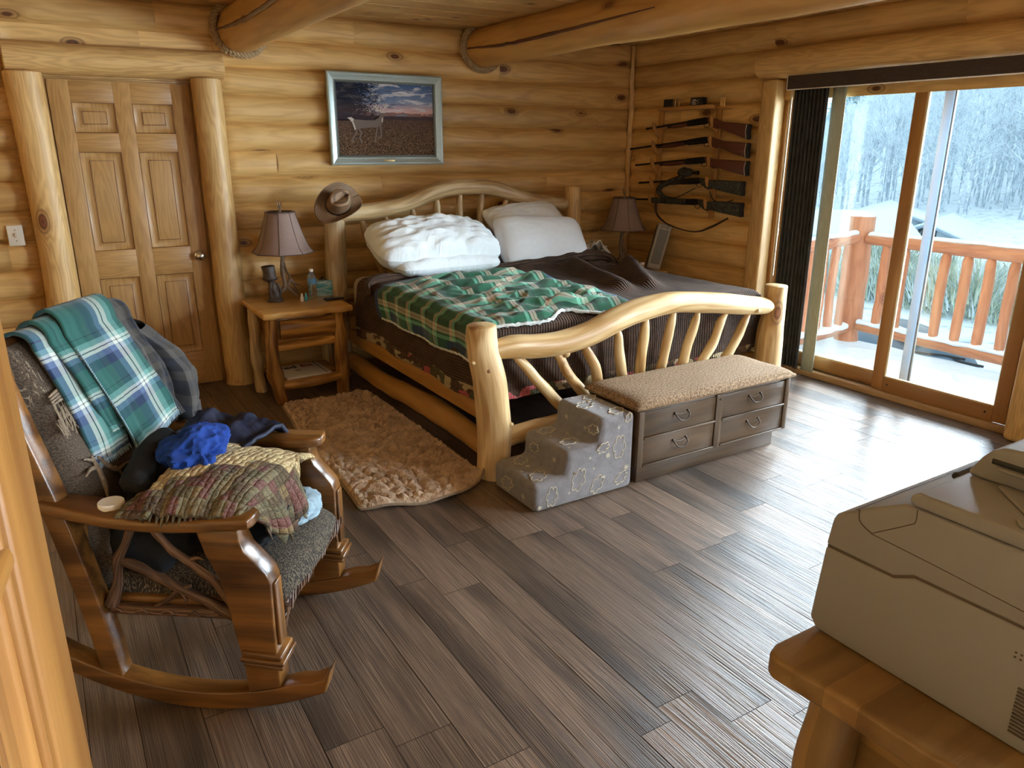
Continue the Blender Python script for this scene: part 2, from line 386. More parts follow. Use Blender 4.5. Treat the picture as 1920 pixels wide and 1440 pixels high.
def spline(pts, n):
    pts = [V(p) for p in pts]
    if len(pts) < 3:
        return [pts[0].lerp(pts[-1], i / n) for i in range(n + 1)]
    P = [pts[0] * 2 - pts[1]] + pts + [pts[-1] * 2 - pts[-2]]
    out = []; k = len(pts) - 1
    for i in range(n + 1):
        u = i / n * k; j = min(int(u), k - 1); t = u - j
        a, b, c, d = P[j:j + 4]
        out.append(.5 * ((2 * b) + (c - a) * t + (2 * a - 5 * b + 4 * c - d) * t * t + (3 * b - a - 3 * c + d) * t ** 3))
    return out

def lerpl(vals, t):
    if not isinstance(vals, (list, tuple)): return vals
    u = t * (len(vals) - 1); j = min(int(u), len(vals) - 2); return vals[j] + (vals[j + 1] - vals[j]) * (u - j)

class MB:
    def __init__(s): s.v = []; s.f = []; s.rp = []; s.rn = []; s.mi = []; s.sm = []
    def add(s, vs, fs, rps, mi=0, rnd=None, smooth=True):
        o = len(s.v); rnd = RN.random() if rnd is None else rnd
        s.v += [V(a) for a in vs]; s.rp += [V(a) for a in rps]; s.rn += [rnd] * len(vs)
        for f in fs:
            s.f.append([o + i for i in f]); s.mi.append(mi); s.sm.append(smooth)
    def box(s, c, size, rot=None, bev=.004, grain='x', mi=0, rnd=None, seg=2, taper=None):
        bm = bmesh.new(); bmesh.ops.create_cube(bm, size=1)
        for v in bm.verts:
            v.co = V((v.co.x * size[0], v.co.y * size[1], v.co.z * size[2]))
            if taper and v.co.z > 0: v.co.x *= taper[0]; v.co.y *= taper[1]
        if bev: bmesh.ops.bevel(bm, geom=bm.edges[:], offset=min(bev, min(size) * .45), segments=seg, affect='EDGES', profile=.5)
        s.bm(bm, c, rot, grain, mi, rnd)
    def bm(s, bm, c=(0, 0, 0), rot=None, grain='x', mi=0, rnd=None, smooth=True):
        Rm = Matrix.Identity(3) if rot is None else (Euler(rot).to_matrix() if not isinstance(rot, Matrix) else rot)
        off = V([RN.uniform(0, 50) for _ in range(3)]); c = V(c)
        bm.verts.ensure_lookup_table()
        def g(p):
            if grain == 'x': return V((p.y, p.z, p.x))
            if grain == 'y': return V((p.z, p.x, p.y))
            return V(p)
        vs = [Rm @ v.co + c for v in bm.verts]
        s.add(vs, [[v.index for v in f.verts] for f in bm.faces], [g(v.co) + off for v in bm.verts], mi, rnd, smooth)
        bm.free()
    def tube(s, pts, rad, n=12, seg=None, wob=0.0, cap='flat', mi=0, rnd=None, sy=1.0, up=None, wf=6.0):
        seg = seg or max(1, 6 * (len(pts) - 1) if len(pts) > 2 else 4)
        P = spline(pts, seg) if seg > 1 or len(pts) > 2 else [V(p) for p in pts]
        off = V([RN.uniform(0, 50) for _ in range(3)]); sd = off * 1.7
        L = 0; X = None; rings = []; vs = []; rps = []
        for i, p in enumerate(P):
            d = (P[min(i + 1, len(P) - 1)] - P[max(i - 1, 0)])
            if d.length < 1e-9: d = V((0, 0, 1))
            d.normalize()
            if X is None:
                X, Y = orth(d)
                if up is not None:
                    Y = V(up); X = Y.cross(d).normalized()
            X = (X - d * X.dot(d)).normalized(); Y = d.cross(X)
            if i: L += (P[i] - P[i - 1]).length
            r = lerpl(rad, i / (len(P) - 1))
            for k in range(n):
                a = 2 * PI * k / n
                rr = r * (1 + wob * noise.noise(V((math.cos(a) * .8, math.sin(a) * .8, L * wf)) + sd)) if wob else r
                vs.append(p + X * math.cos(a) * rr + Y * math.sin(a) * rr * sy)
                rps.append(V((math.cos(a) * r, math.sin(a) * r, L)) + off)
        m = len(P); fs = []
        for i in range(m - 1):
            for k in range(n):
                k2 = (k + 1) % n; fs.append([i * n + k, i * n + k2, (i + 1) * n + k2, (i + 1) * n + k])
        s.add(vs, fs, rps, mi, rnd); rr0 = s.rn[-1]
        if cap:
            for e, sg in ((0, -1), (m - 1, 1)):
                ring = vs[e * n:(e + 1) * n]; c = P[e]
                d = ((P[1] - P[0]) if e == 0 else (P[-1] - P[-2])).normalized() * sg
                if cap == 'round':
                    r = lerpl(rad, 0 if e == 0 else 1)
                    v2 = list(ring); f2 = []; rp2 = [rps[e * n + k] for k in range(n)]
                    for j, (q, h) in enumerate(((.8, .45), (.45, .75))):
                        for k in range(n): v2.append(c + (ring[k] - c) * q + d * r * h * .7); rp2.append(rps[e * n + k])
                    v2.append(c + d * r * .85 * .7); rp2.append(off + V((0, 0, L if e else 0)))
                    for j in range(2):
                        for k in range(n):
                            k2 = (k + 1) % n; f2.append([j * n + k, j * n + k2, (j + 1) * n + k2, (j + 1) * n + k])
                    for k in range(n): f2.append([2 * n + k, 2 * n + (k + 1) % n, 3 * n])
                    if sg < 0: f2 = [f[::-1] for f in f2]
                    s.add(v2, f2, rp2, mi, rr0)
                else:
                    r = lerpl(rad, 0 if e == 0 else 1); b = .07
                    v2 = [v for v in ring] + [c + (v - c) * (1 - b) + d * r * b for v in ring] + [c + d * r * b]
                    rp2 = [rps[e * n + k] for k in range(n)] * 2 + [off + V((0, 0, L if e else 0))]
                    f2 = []
                    for k in range(n):
                        k2 = (k + 1) % n; f2.append([k, k2, n + k2, n + k]); f2.append([n + k, n + k2, 2 * n])
                    if sg < 0: f2 = [f[::-1] for f in f2]
                    s.add(v2, f2, rp2, mi, rr0, False)
    def lathe(s, prof, c=(0, 0, 0), n=24, rot=None, mi=0, smooth=True, sx=1, sy=1, rnd=None, ph=0):
        Rm = Matrix.Identity(3) if rot is None else (Euler(rot).to_matrix() if not isinstance(rot, Matrix) else rot)
        c = V(c); vs = []; rps = []; fs = []
        for r, z in prof:
            for k in range(n):
                a = 2 * PI * k / n + ph; p = V((r * math.cos(a) * sx, r * math.sin(a) * sy, z)); vs.append(Rm @ p + c); rps.append(p)
        for i in range(len(prof) - 1):
            for k in range(n):
                k2 = (k + 1) % n; fs.append([i * n + k, i * n + k2, (i + 1) * n + k2, (i + 1) * n + k])
        s.add(vs, fs, rps, mi, rnd, smooth)
    def prism(s, poly, th, c=(0, 0, 0), rot=None, bev=.003, grain='x', mi=0, seg=2, rnd=None):
        """poly in local xy, thickness along local z, centred"""
        bm = bmesh.new(); vs = [bm.verts.new((p[0], p[1], -th / 2)) for p in poly]
        f = bm.faces.new(vs); f.normal_update()
        ex = bmesh.ops.extrude_face_region(bm, geom=[f])
        for e in ex['geom']:
            if isinstance(e, bmesh.types.BMVert): e.co.z += th
        bmesh.ops.recalc_face_normals(bm, faces=bm.faces[:])
        if bev:
            es = [e for e in bm.edges if len(e.link_faces) == 2 and e.calc_face_angle(0) > .5]
            bmesh.ops.bevel(bm, geom=es, offset=bev, segments=seg, affect='EDGES', profile=.5)
        s.bm(bm, c, rot, grain, mi, rnd)
    def grid(s, fn, nu, nv, rpf=None, mi=0, rnd=None, close=False):
        vs = []; rps = []
        for j in range(nv + 1):
            for i in range(nu + 1):
                u, v = i / nu, j / nv; p = V(fn(u, v)); vs.append(p); rps.append(V(rpf(u, v)) if rpf else V((u, v, 0)))
        fs = [[j * (nu + 1) + i, j * (nu + 1) + i + 1, (j + 1) * (nu + 1) + i + 1, (j + 1) * (nu + 1) + i] for j in range(nv) for i in range(nu)]
        s.add(vs, fs, rps, mi, rnd)
    def build(s, name, mats, parent=None, world=False, solid=0, sub=0, offs=-1):
        if not isinstance(mats, (list, tuple)): mats = [mats]
        me = bpy.data.meshes.new(name)
        vs = s.v
        if parent is not None and world:
            mw = parent.matrix_basis.copy(); q_ = parent.parent
            while q_ is not None: mw = q_.matrix_basis @ mw; q_ = q_.parent
            inv = mw.inverted(); vs = [inv @ v for v in vs]
        org = V((0, 0, 0))
        if parent is None:
            xs = [v.x for v in vs]; ys = [v.y for v in vs]; zs = [v.z for v in vs]
            org = V(((min(xs) + max(xs)) / 2, (min(ys) + max(ys)) / 2, min(zs))); vs = [v - org for v in vs]
        me.from_pydata([tuple(v) for v in vs], [], s.f)
        for m in mats: me.materials.append(M[m] if isinstance(m, str) else m)
        me.polygons.foreach_set('material_index', s.mi); me.polygons.foreach_set('use_smooth', s.sm)
        a = me.attributes.new('rp', 'FLOAT_VECTOR', 'POINT'); a.data.foreach_set('vector', [c for p in s.rp for c in p])
        b = me.attributes.new('rnd', 'FLOAT', 'POINT'); b.data.foreach_set('value', s.rn)
        me.update()
        if hasattr(me, 'set_sharp_from_angle'): me.set_sharp_from_angle(angle=math.radians(50))
        o = bpy.data.objects.new(name, me); COL.objects.link(o); o.location = org
        if parent is not None: o.parent = parent; o.location = (0, 0, 0)
        if sub:
            q = o.modifiers.new('s', 'SUBSURF'); q.levels = sub; q.render_levels = sub
        if solid:
            q = o.modifiers.new('t', 'SOLIDIFY'); q.thickness = solid; q.offset = offs
        return o

def tag(o, label=None, cat=None, group=None, kind=None):
    if label: o['label'] = label
    if cat: o['category'] = cat
    if group: o['group'] = group
    if kind: o['kind'] = kind
    return o
def thing(name, label, cat, loc=(0, 0, 0), rz=0, group=None, kind=None):
    o = bpy.data.objects.new(name, None); COL.objects.link(o); o.empty_display_size = .1
    o.rotation_euler = (0, 0, rz); o.location = loc
    o.matrix_basis = Matrix.Translation(V(loc)) @ Matrix.Rotation(rz, 4, 'Z')
    return tag(o, label, cat, group, kind)
def one(fn, name, mats, parent=None, world=False, **k):
    b = MB(); fn(b); return b.build(name, mats, parent, world, **k)
def nz(x, y=0., z=0.): return noise.noise(V((x, y, z)))
SKY, SUN, SIDE, FRONT, EXPO = 1.15, 60.0, 14, 7, 0.6
def copy_tree(o, parent=None):
    c = o.copy(); COL.objects.link(c)
    if parent is not None: c.parent = parent
    for ch in list(o.children): copy_tree(ch, c)
    return c
XL, YB, YF, XR, ZC = -1.6, 5.65, -2.2, 4.77, 2.52
# ---------------------------------------------------------------- floor
def fl():
    b = MB(); g = MB(); x = XL - .1; ws = [.18, .18, .15, .13, .17, .12, .15]; i = 0; R = random.Random(5)
    while x < XR + .2:
        w = ws[i % 7]; i += 1; y = YF - .1 - R.random() * 1.25
        while y < YB + .1:
            L = 1.28; y1 = min(y + L, YB + .15); e = .0012
            off = V([R.uniform(0, 60) for _ in range(3)]); q = [(x + e, y + e), (x + w - e, y + e), (x + w - e, y1 - e), (x + e, y1 - e)]
            b.add([(p[0], p[1], 0) for p in q], [[0, 1, 2, 3]], [V((p[0] - x, 0, p[1] - y)) + off for p in q], 0, R.random(), False)
            y = y1
            if y1 >= YB + .15: break
        x += w
    b.add([(XL - .2, YF - 2, -.002), (XR + .25, YF - 2, -.002), (XR + .25, YB + .3, -.002), (XL - .2, YB + .3, -.002),
           (XL - .2, YF - 2, -.12), (XR + .25, YF - 2, -.12), (XR + .25, YB + .3, -.12), (XL - .2, YB + .3, -.12)],
          [[0, 1, 2, 3], [7, 6, 5, 4], [0, 4, 5, 1], [1, 5, 6, 2], [2, 6, 7, 3], [3, 7, 4, 0]], [(0, 0, 0)] * 8, 1, .5, False)
    return tag(b.build('floor', ['floor', 'floorgap']), kind='structure')
fl()
# ---------------------------------------------------------------- log walls
def logwall(name, axis, a0, a1, base, sgn, fades, skip, courses=14, depth=.052, joints=None, seed=1):
    """axis 'x' or 'y': run direction; base: groove plane coordinate; sgn: bulge direction; fades: [(pos0,pos1)] spans where the log face is cut back;
    skip(a,z)->True leaves hole"""
    b = MB(); R = random.Random(seed); H = .18; NP = 10
    for k in range(courses):
        z0 = k * H
        cuts = [a0]; p = a0
        while True:
            p += R.uniform(1.3, 3.2)
            if p > a1 - .4: break
            cuts.append(p)
        cuts.append(a1)
        for c0, c1 in zip(cuts[:-1], cuts[1:]):
            n = max(2, int((c1 - c0) / .045)); off = V([R.uniform(0, 80) for _ in range(3)]); sd = R.uniform(0, 100); rnd = R.random()
            vs = []; rps = []; fs = []; keep = []
            dd = R.uniform(-.003, .004)
            for i in range(n + 1):
                a = c0 + (c1 - c0) * i / n
                amp = 1
                for f0, f1, fz0, fz1 in fades:
                    if fz0 <= z0 + .09 <= fz1:
                        q = min(1, max(0, (max(f0 - a, a - f1)) / .055)); amp = min(amp, math.sqrt(1 - (1 - q) ** 2))
                e = min(a - c0, c1 - a) / .006; jn = .93 if e < 1 else 1
                for j in range(NP + 1):
                    t = j / NP; s = 2 * t - 1
                    wob = 1 + .10 * nz(a * 1.3, sd, t * .8) + .05 * nz(a * 6, sd, t * 3)
                    h = (depth * wob * (max(0, 1 - abs(s) ** 2.3)) ** .62 + dd * (1 - abs(s))) * amp * jn
                    z = z0 + t * H + (.004 * nz(a * 1.1, sd) if 0 < j < NP else 0)
                    vs.append((a, base + sgn * h, z) if axis == 'x' else (base + sgn * h, a, z))
                    rps.append(V((h * 1.5, (t - .5) * .19, a)) + off)
            for i in range(n):
                am = c0 + (c1 - c0) * (i + .5) / n
                if skip(am, z0 + .09): continue
                for j in range(NP):
                    f = [i * (NP + 1) + j, (i + 1) * (NP + 1) + j, (i + 1) * (NP + 1) + j + 1, i * (NP + 1) + j + 1]
                    fs.append(f if (sgn < 0) == (axis == 'x') else f[::-1])
            b.add(vs, fs, rps, 0, rnd)
    # solid backing
    t = .18
    def quadbox(p0, p1, z0, z1):
        if axis == 'x': c = ((p0 + p1) / 2, base - sgn * t / 2 - sgn * .001, (z0 + z1) / 2); sz = (p1 - p0, t, z1 - z0)
        else: c = (base - sgn * t / 2 - sgn * .001, (p0 + p1) / 2, (z0 + z1) / 2); sz = (t, p1 - p0, z1 - z0)
        b.box(c, sz, bev=0, grain=axis)
    return b, quadbox
DX0, DX1, DZ = .155, .985, 2.045
b, qb = logwall('wall_back', 'x', XL, XR, YB, -1, [(-.03, 1.15, 0, 2.25), (XR - .04, XR + 1, 0, 3)], lambda a, z: DX0 < a < DX1 and z < 2.03, seed=3)
qb(XL, DX0, 0, ZC); qb(DX1, XR + .18, 0, ZC); qb(DX0, DX1, DZ, ZC)
tag(b.build('wall_back', 'log'), kind='structure')
WY0, WY1, WZ = 2.03, 3.95, 2.06
b, qb = logwall('wall_right', 'y', YF, YB, XR, -1, [(1.80, 4.10, 0, 2.3), (YB - .04, YB + 1, 0, 3), (-1.45, .65, .8, 2.1)], lambda a, z: (WY0 < a < WY1 and z < 2.03) or (-1.4 < a < .6 and .88 < z < 1.98), seed=8)  # rear opening is unseen, added to go with the side fill lamp
qb(YF, -1.4, 0, ZC); qb(-1.4, .6, 0, .9); qb(-1.4, .6, 1.98, ZC); qb(.6, WY0, 0, ZC); qb(WY1, YB + .02, 0, ZC); qb(WY0, WY1, WZ, ZC)
tag(b.build('wall_right', 'log'), kind='structure')
b, qb = logwall('wall_left', 'y', YF, YB, XL, 1, [(YB - .04, YB + 1, 0, 3)], lambda a, z: False, seed=12)
qb(YF, YB, 0, ZC)
tag(b.build('wall_left', 'log'), kind='structure')
b, qb = logwall('wall_front', 'x', XL, XR, YF, 1, [], lambda a, z: (.2 < a < 3.4 and .9 < z < 1.98), seed=14)  # unseen opening behind the camera, added for light
qb(XL, .2, 0, ZC); qb(3.4, XR, 0, ZC); qb(.2, 3.4, 0, .9); qb(.2, 3.4, 1.98, ZC)
tag(b.build('wall_front', 'log'), kind='structure')
# ceiling boards with a v-groove each
def ceil():
    b = MB(); R = random.Random(9); y = YF - .1
    while y < YB + .05:
        w = .235; x = XL - .1 - R.random()
        while x < XR + .2:
            L = R.uniform(1.8, 3.4); x1 = min(x + L, XR + .25); off = V([R.uniform(0, 60) for _ in range(3)]); g = .007
            ys = [y, y + g, y + w - g, y + w]; zs = [ZC + .009, ZC, ZC, ZC + .009]
            vs = [(xx, ys[j], zs[j]) for xx in (x + .001, x1 - .001) for j in range(4)]
            b.add(vs, [[j, j + 1, 4 + j + 1, 4 + j] for j in range(3)], [V((v[1] - y, 0, v[0] - x)) + off for v in vs], 0, R.random(), False)
            if x1 >= XR + .25: break
            x = x1
        y += w
    b.box(((XL + XR) / 2, (YF + YB) / 2, ZC + .06), (XR - XL + .6, YB - YF + .6, .09), bev=0)
    return tag(b.build('ceiling', 'board'), kind='structure')
ceil()
# ---------------------------------------------------------------- trims round the door
tr = MB(); tr.tube([(.045, 5.555, 0), (.06, 5.56, 1), (.05, 5.565, 2.06)], [.108, .098, .10], n=20, wob=.10, wf=1.6)
tag(tr.build('trim_1', 'trim'), kind='structure')
tr = MB(); tr.tube([(1.085, 5.545, 0), (1.075, 5.555, 1.0), (1.075, 5.565, 2.065)], [.108, .094, .095], n=20, wob=.14, wf=1.8)
tag(tr.build('trim_2', 'trim'), kind='structure')
tr = MB(); tr.tube([(-.03, 5.60, 2.148), (.6, 5.60, 2.15), (1.185, 5.60, 2.155)], .096, n=20, wob=.05, wf=2, sy=.95)
tag(tr.build('trim_3', 'trim'), kind='structure')
# corner strip
tr = MB(); tr.tube([(4.725, 5.60, .1), (4.722, 5.602, 1.2), (4.722, 5.602, 2.5)], [.028, .026, .022], n=8, seg=60, wob=.8, wf=9)
tag(tr.build('trim_4', 'trim'), kind='structure')
# window posts and header
tr = MB(); tr.box((4.715, 4.005, 1.06), (.12, .135, 2.12), bev=.022, grain='z', seg=3)
tag(tr.build('trim_5', 'trim'), kind='structure')
tr = MB(); tr.box((4.725, 1.94, 1.06), (.12, .16, 2.12), bev=.03, grain='z', seg=3)
tag(tr.build('trim_6', 'trim'), kind='structure')
tr = MB(); tr.tube([(4.72, 4.12, 2.225), (4.72, 2.9, 2.23), (4.72, 1.75, 2.225)], .10, n=20, wob=.05, wf=2, sy=1.0)
tag(tr.build('trim_7', 'trim'), kind='structure')
# ceiling beams
def beam(x, label, r, sd):
    b = MB(); b.tube([(x, 5.66, 2.385), (x + .03, 4.2, 2.40), (x + .0, 2.6, 2.39), (x + .05, .5, 2.40), (x, YF, 2.40)], [r, r * 1.03, r * 1.06, r, r], n=26, seg=60, wob=.10, wf=1.3, sy=.95)
    # long drying checks
    o = b.build('ceiling_beam', 'beam'); tag(o, label, 'beam')
    k = MB(); k.tube([(x - .146 , 5.52, 2.37), (x - .142, 5.0, 2.345), (x - .137, 4.4, 2.35), (x - .155, 3.4, 2.37)], [.006, .012, .012, .003], n=6, seg=30, wob=.5, wf=12)
    k.build('drying_crack', 'rackdark' if False else 'gunwood', o, world=True)
    return o
bm1 = beam(1.315, 'cracked round log beam above the panelled door side of the room', .148, 1)
bm2 = beam(3.15, 'round log beam with small knots crossing above the headboard', .15, 2)
def ropering(x, z, r, label):
    b = MB()
    for s in range(3):
        for ph in (0, PI):
            pts = []
            for i in range(121):
                a = 2 * PI * i / 120; tw = a * 22 + ph; rr = r + .012 * (s == 1) + .008 * math.cos(tw)
                pts.append((x + rr * math.cos(a), 5.575 - s * .017 + .008 * math.sin(tw), z + rr * .95 * math.sin(a)))
            b.tube(pts, .011, n=6, seg=240, cap=None)
    return tag(b.build('rope_collar', 'rope'), label, 'rope')
ropering(1.32, 2.385, .163, 'twisted rope wrapped round the end of the cracked beam near the door')
ropering(3.155, 2.385, .165, 'twisted rope wrapped round the beam end above the headboard')
# ---------------------------------------------------------------- panelled door; added fill lamp at the unseen opening in the right wall
door = thing('door_1', None, None, (.57, 5.64, 0)); door['kind'] = 'structure'  # second added fill, facing the back wall from behind the camera
def doorslab():
    b = MB(); w = .81; h = 2.02; x0 = -.405; th = .035
    stile = .115; mid = .10; cols = [(x0 + stile, -mid / 2), (mid / 2, -x0 - stile)]
    rows = [(.235, .80), (.98, 1.60), (1.715, 1.895)]
    # stiles and rails as separate boards so the grain turns
    def bd(xa, xb, za, zb, gr): b.box(((xa + xb) / 2, 0, (za + zb) / 2 + .012), (xb - xa, th, zb - za), bev=.0008, grain=gr)
    bd(x0, x0 + stile, 0, h, 'z'); bd(-x0 - stile, -x0, 0, h, 'z'); bd(-mid / 2, mid / 2, 0, h, 'z')
    zz = [0] + [v for r in rows for v in r] + [h]
    for xa, xb in cols:
        for i in range(0, len(zz), 2): bd(xa, xb, zz[i], zz[i + 1], 'x')
    o = b.build('door_slab', 'oakdoor', door)
    for xa, xb in cols:
        for za, zb in rows:
            p = MB(); za += .012; zb += .012
            # raised panel: moulding slope down, flat, slope up, field
            ring = [(0, -.0175), (.004, -.012), (.018, -.006), (.026, -.004), (.034, -.004), (.052, -.013), (.054, -.0135)]
            off = V([RN.uniform(0, 50) for _ in range(3)])
            vs = []; rps = []
            for d, y in ring:
                for px, pz in ((xa + d, za + d), (xb - d, za + d), (xb - d, zb - d), (xa + d, zb - d)):
                    vs.append((px, y, pz)); rps.append(V((px, 0, pz)) + off)
            fs = []
            for i in range(len(ring) - 1):
                for k in range(4): fs.append([i * 4 + k, i * 4 + (k + 1) % 4, (i + 1) * 4 + (k + 1) % 4, (i + 1) * 4 + k])
            n = len(ring) * 4; fs.append([n - 4, n - 3, n - 2, n - 1])
            p.add(vs, fs, rps, 0, .5, False)
            # dark brown glaze line round the moulding
            p.build('door_panel', 'oakdoor', door)
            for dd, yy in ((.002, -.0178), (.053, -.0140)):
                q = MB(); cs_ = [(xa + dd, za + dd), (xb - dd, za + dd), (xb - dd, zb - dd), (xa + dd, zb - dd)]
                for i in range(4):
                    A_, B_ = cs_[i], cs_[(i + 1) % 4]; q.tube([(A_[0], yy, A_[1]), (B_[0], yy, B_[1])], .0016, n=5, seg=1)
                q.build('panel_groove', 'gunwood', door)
    kb = MB(); kr = Euler((PI / 2, 0, 0)).to_matrix()
    kb.lathe([(.0, .0), (.032, .0), (.032, .004), (.026, .008), (.011, .010), (.010, .030), (.022, .036), (.029, .048), (.028, .058), (.018, .066), (0, .068)], (.345, -.0175, .925), 24, kr)
    k = kb.build('door_knob', 'chrome', door)
doorslab()
db = MB(); db.box((.57, 5.76, 1.03), (.90, .10, 2.10), bev=0, grain='z'); db.box((.57, 5.70, .004), (.84, .12, .008), bev=.002); db.box((.155, 5.655, 1.02), (.012, .05, 2.04), bev=.002, grain='z'); db.box((.985, 5.655, 1.02), (.014, .05, 2.04), bev=.002, grain='z'); db.box((.57, 5.655, 2.045), (.84, .05, .012), bev=.002)  # first box is an unseen backing, added to stop light leaking round the door
tag(db.build('trim_8_backing', 'oakdoor'), kind='structure')
# ---------------------------------------------------------------- light switch
sw = thing('light_switch', 'ivory light switch plate on the log wall left of the panelled door', 'light switch', (-.135, 5.59, 1.06))
p = MB(); p.box((0, -.002, .062), (.085, .012, .125), bev=.005, grain='z'); p.build('wall_plate', 'ivory', sw)
p = MB(); p.box((-.0, -.016, .066), (.011, .022, .022), rot=(.5, 0, 0), bev=.003); p.build('toggle', 'ivory', sw)
for dz in (.030, .095):
    p = MB(); p.lathe([(0, .0), (.004, .0), (.003, .002), (0, .002)], (0, -.0085, dz), 8, (PI / 2, 0, 0)); p.build('screw', 'chrome', sw)
# ---------------------------------------------------------------- framed picture
pic = thing('framed_picture', 'silver-framed landscape of a walking stag at sunset above the headboard', 'picture', (2.335, 5.575, 1.52))
W, Hh = .905, .64
def frm():
    b = MB(); prof = [(0, 0), (0, -.030), (.008, -.034), (.018, -.030), (.045, -.018), (.052, -.020), (.058, -.014), (.058, 0)]
    for s in range(4):
        # each side mitred
        L = (W, Hh)[s % 2]; cs = []
        for d, y in prof: cs.append((d, y))
        vs = []; rps = []
        for e in (0, 1):
            for d, y in cs:
                t = d if e == 0 else L - d
                if s == 0: p = (-W / 2 + t, y, d)
                elif s == 1: p = (W / 2 - d, y, t)
                elif s == 2: p = (W / 2 - t, y, Hh - d)
                else: p = (-W / 2 + d, y, Hh - t)
                vs.append(p); rps.append((p[0] * 3, p[1] * 3, p[2] * 3))
        n = len(cs); b.add(vs, [[i, i + 1, n + i + 1, n + i] for i in range(n - 1)], rps, 0, .5, False)
    return b.build('frame', 'frame', pic)
fr = frm()
p = MB(); w, h = W / 2 - .055, Hh - .055
for s in ((-w, 0, .055, h), ): pass
for (cx, cz, sx, sz) in ((0, .062, 2 * w, .014), (0, Hh - .062, 2 * w, .014), (-w + .007, Hh / 2, .014, Hh - .11), (w - .007, Hh / 2, .014, Hh - .11)):
    p.box((cx, -.008, cz), (sx, .010, sz), bev=.002)
p.build('inner_lip', 'framein', pic)
p = MB(); x0, x1, z0, z1 = -W / 2 + .066, W / 2 - .066, .066, Hh - .066
p.grid(lambda u, v: (x0 + (x1 - x0) * u, -.005, z0 + (z1 - z0) * v), 8, 6, lambda u, v: (u, v, 0))
cv = p.build('painting', 'painting', pic)
# deer painted on the canvas (a thin layer)
def PC(u, v): return (x0 + (x1 - x0) * u, z0 + (z1 - z0) * v)
dg = MB()
def blob(poly, y=-.0065, mi=0):
    n = len(poly); c = [sum(q[0] for q in poly) / n, sum(q[1] for q in poly) / n]
    pts = [PC(*c)] + [PC(*q) for q in poly]
    dg.add([(q[0], y, q[1]) for q in pts], [[0, 1 + i, 1 + (i + 1) % n] for i in range(n)], [(q[0], 0, q[1]) for q in pts], mi, .5, False)
def strk(pts, w, mi=0, y=-.007):
    for (a, b_) in zip(pts[:-1], pts[1:]):
        A, B = V(PC(*a)), V(PC(*b_)); d = (B - A).normalized(); nrm = V((-d.y, d.x)) * w
        q = [A - nrm, A + nrm, B + nrm, B - nrm]; dg.add([(k.x, y, k.y) for k in q], [[0, 1, 2, 3]], [(k.x, 0, k.y) for k in q], mi, .5, False)
blob([(.15, .46), (.18, .50), (.25, .495), (.33, .49), (.39, .51), (.42, .54), (.44, .58), (.46, .60), (.485, .585), (.47, .565), (.465, .52), (.45, .46), (.43, .41), (.38, .395), (.30, .39), (.24, .38), (.19, .36), (.16, .40)])
for L in ([(.17, .42), (.19, .33), (.15, .24), (.135, .18)], [(.20, .40), (.235, .31), (.215, .25), (.235, .17)], [(.40, .42), (.385, .30), (.365, .18)], [(.43, .43), (.44, .33), (.43, .26), (.40, .24)]): strk(L, .0055)
blob([(.15, .45), (.17, .50), (.14, .53), (.10, .52), (.12, .50), (.14, .47)], -.0072, 1)
strk([(.155, .46), (.175, .36)], .006, 1, -.0073); strk([(.455, .53), (.45, .47)], .005, 1, -.0073)
for A in ([(.455, .60), (.42, .63), (.39, .67), (.40, .72)], [(.455, .60), (.47, .65), (.50, .68), (.50, .73)], [(.41, .64), (.42, .70)], [(.485, .66), (.475, .72)], [(.43, .62), (.445, .69)], [(.39, .67), (.37, .70)], [(.50, .68), (.525, .71)]): strk(A, .0042, 1, -.0074)
dg.build('painted_stag', ['deergrey', 'deerpale'], cv, world=False)
p = MB(); p.box((0, -.026, .030), (.085, .004, .014), bev=.001); p.build('name_plate', 'plate', pic)
# ---------------------------------------------------------------- sliding glass door
sd = thing('door_2', None, None, (4.80, 2.99, 0)); sd['kind'] = 'structure'
def bx(name, mat, x0, x1, y0, y1, z0, z1, gr='z', par=sd, bev=.004):
    b = MB(); b.box(((x0 + x1) / 2, (y0 + y1) / 2, (z0 + z1) / 2), (x1 - x0, y1 - y0, z1 - z0), bev=bev, grain=gr); return b.build(name, mat, par, world=True)
b = MB()
b.box((4.86, 3.93, 1.03), (.16, .035, 2.06), grain='z'); b.box((4.86, 2.045, 1.03), (.16, .035, 2.06), grain='z'); b.box((4.86, 2.99, 2.045), (.16, 1.9, .035), grain='y')
b.build('door_frame', 'sash', sd, world=True)
bx('sill', 'sill', 4.765, 4.82, 2.03, 3.95, .0, .045, 'y'); bx('sill', 'sill', 4.875, 4.95, 2.03, 3.95, .0, .05, 'y')
bx('sill_track', 'track', 4.82, 4.875, 2.03, 3.95, 0, .03, 'y')
def leaf(x, y0, y1, name):
    b = MB(); t = .038
    b.box((x, y0 + .04, 1.05), (t, .08, 2.0), grain='z'); b.box((x, y1 - .04, 1.05), (t, .08, 2.0), grain='z')
    b.box((x, (y0 + y1) / 2, .095), (t, y1 - y0 - .158, .10), grain='y'); b.box((x, (y0 + y1) / 2, 2.022), (t, y1 - y0 - .158, .055), grain='y')
    o = b.build(name, 'sash', sd, world=True)
    g = MB(); g.box((x, (y0 + y1) / 2, 1.07), (.006, y1 - y0 - .15, 1.86), bev=0); g.build('glass_pane', 'glass', o, world=True)
    g = MB()
    for yy in (y0 + .083, y1 - .083): g.box((x, yy, 1.07), (.024, .008, 1.85), bev=.001)
    for zz in (.149, 1.991): g.box((x, (y0 + y1) / 2, zz), (.024, y1 - y0 - .17, .008), bev=.001)
    g.build('glazing_bead', 'cream', o, world=True)
    for yy in (y0 + .14, y1 - .12):
        pass
    return o
lf = leaf(4.805, 2.065, 2.955, 'sliding_leaf')
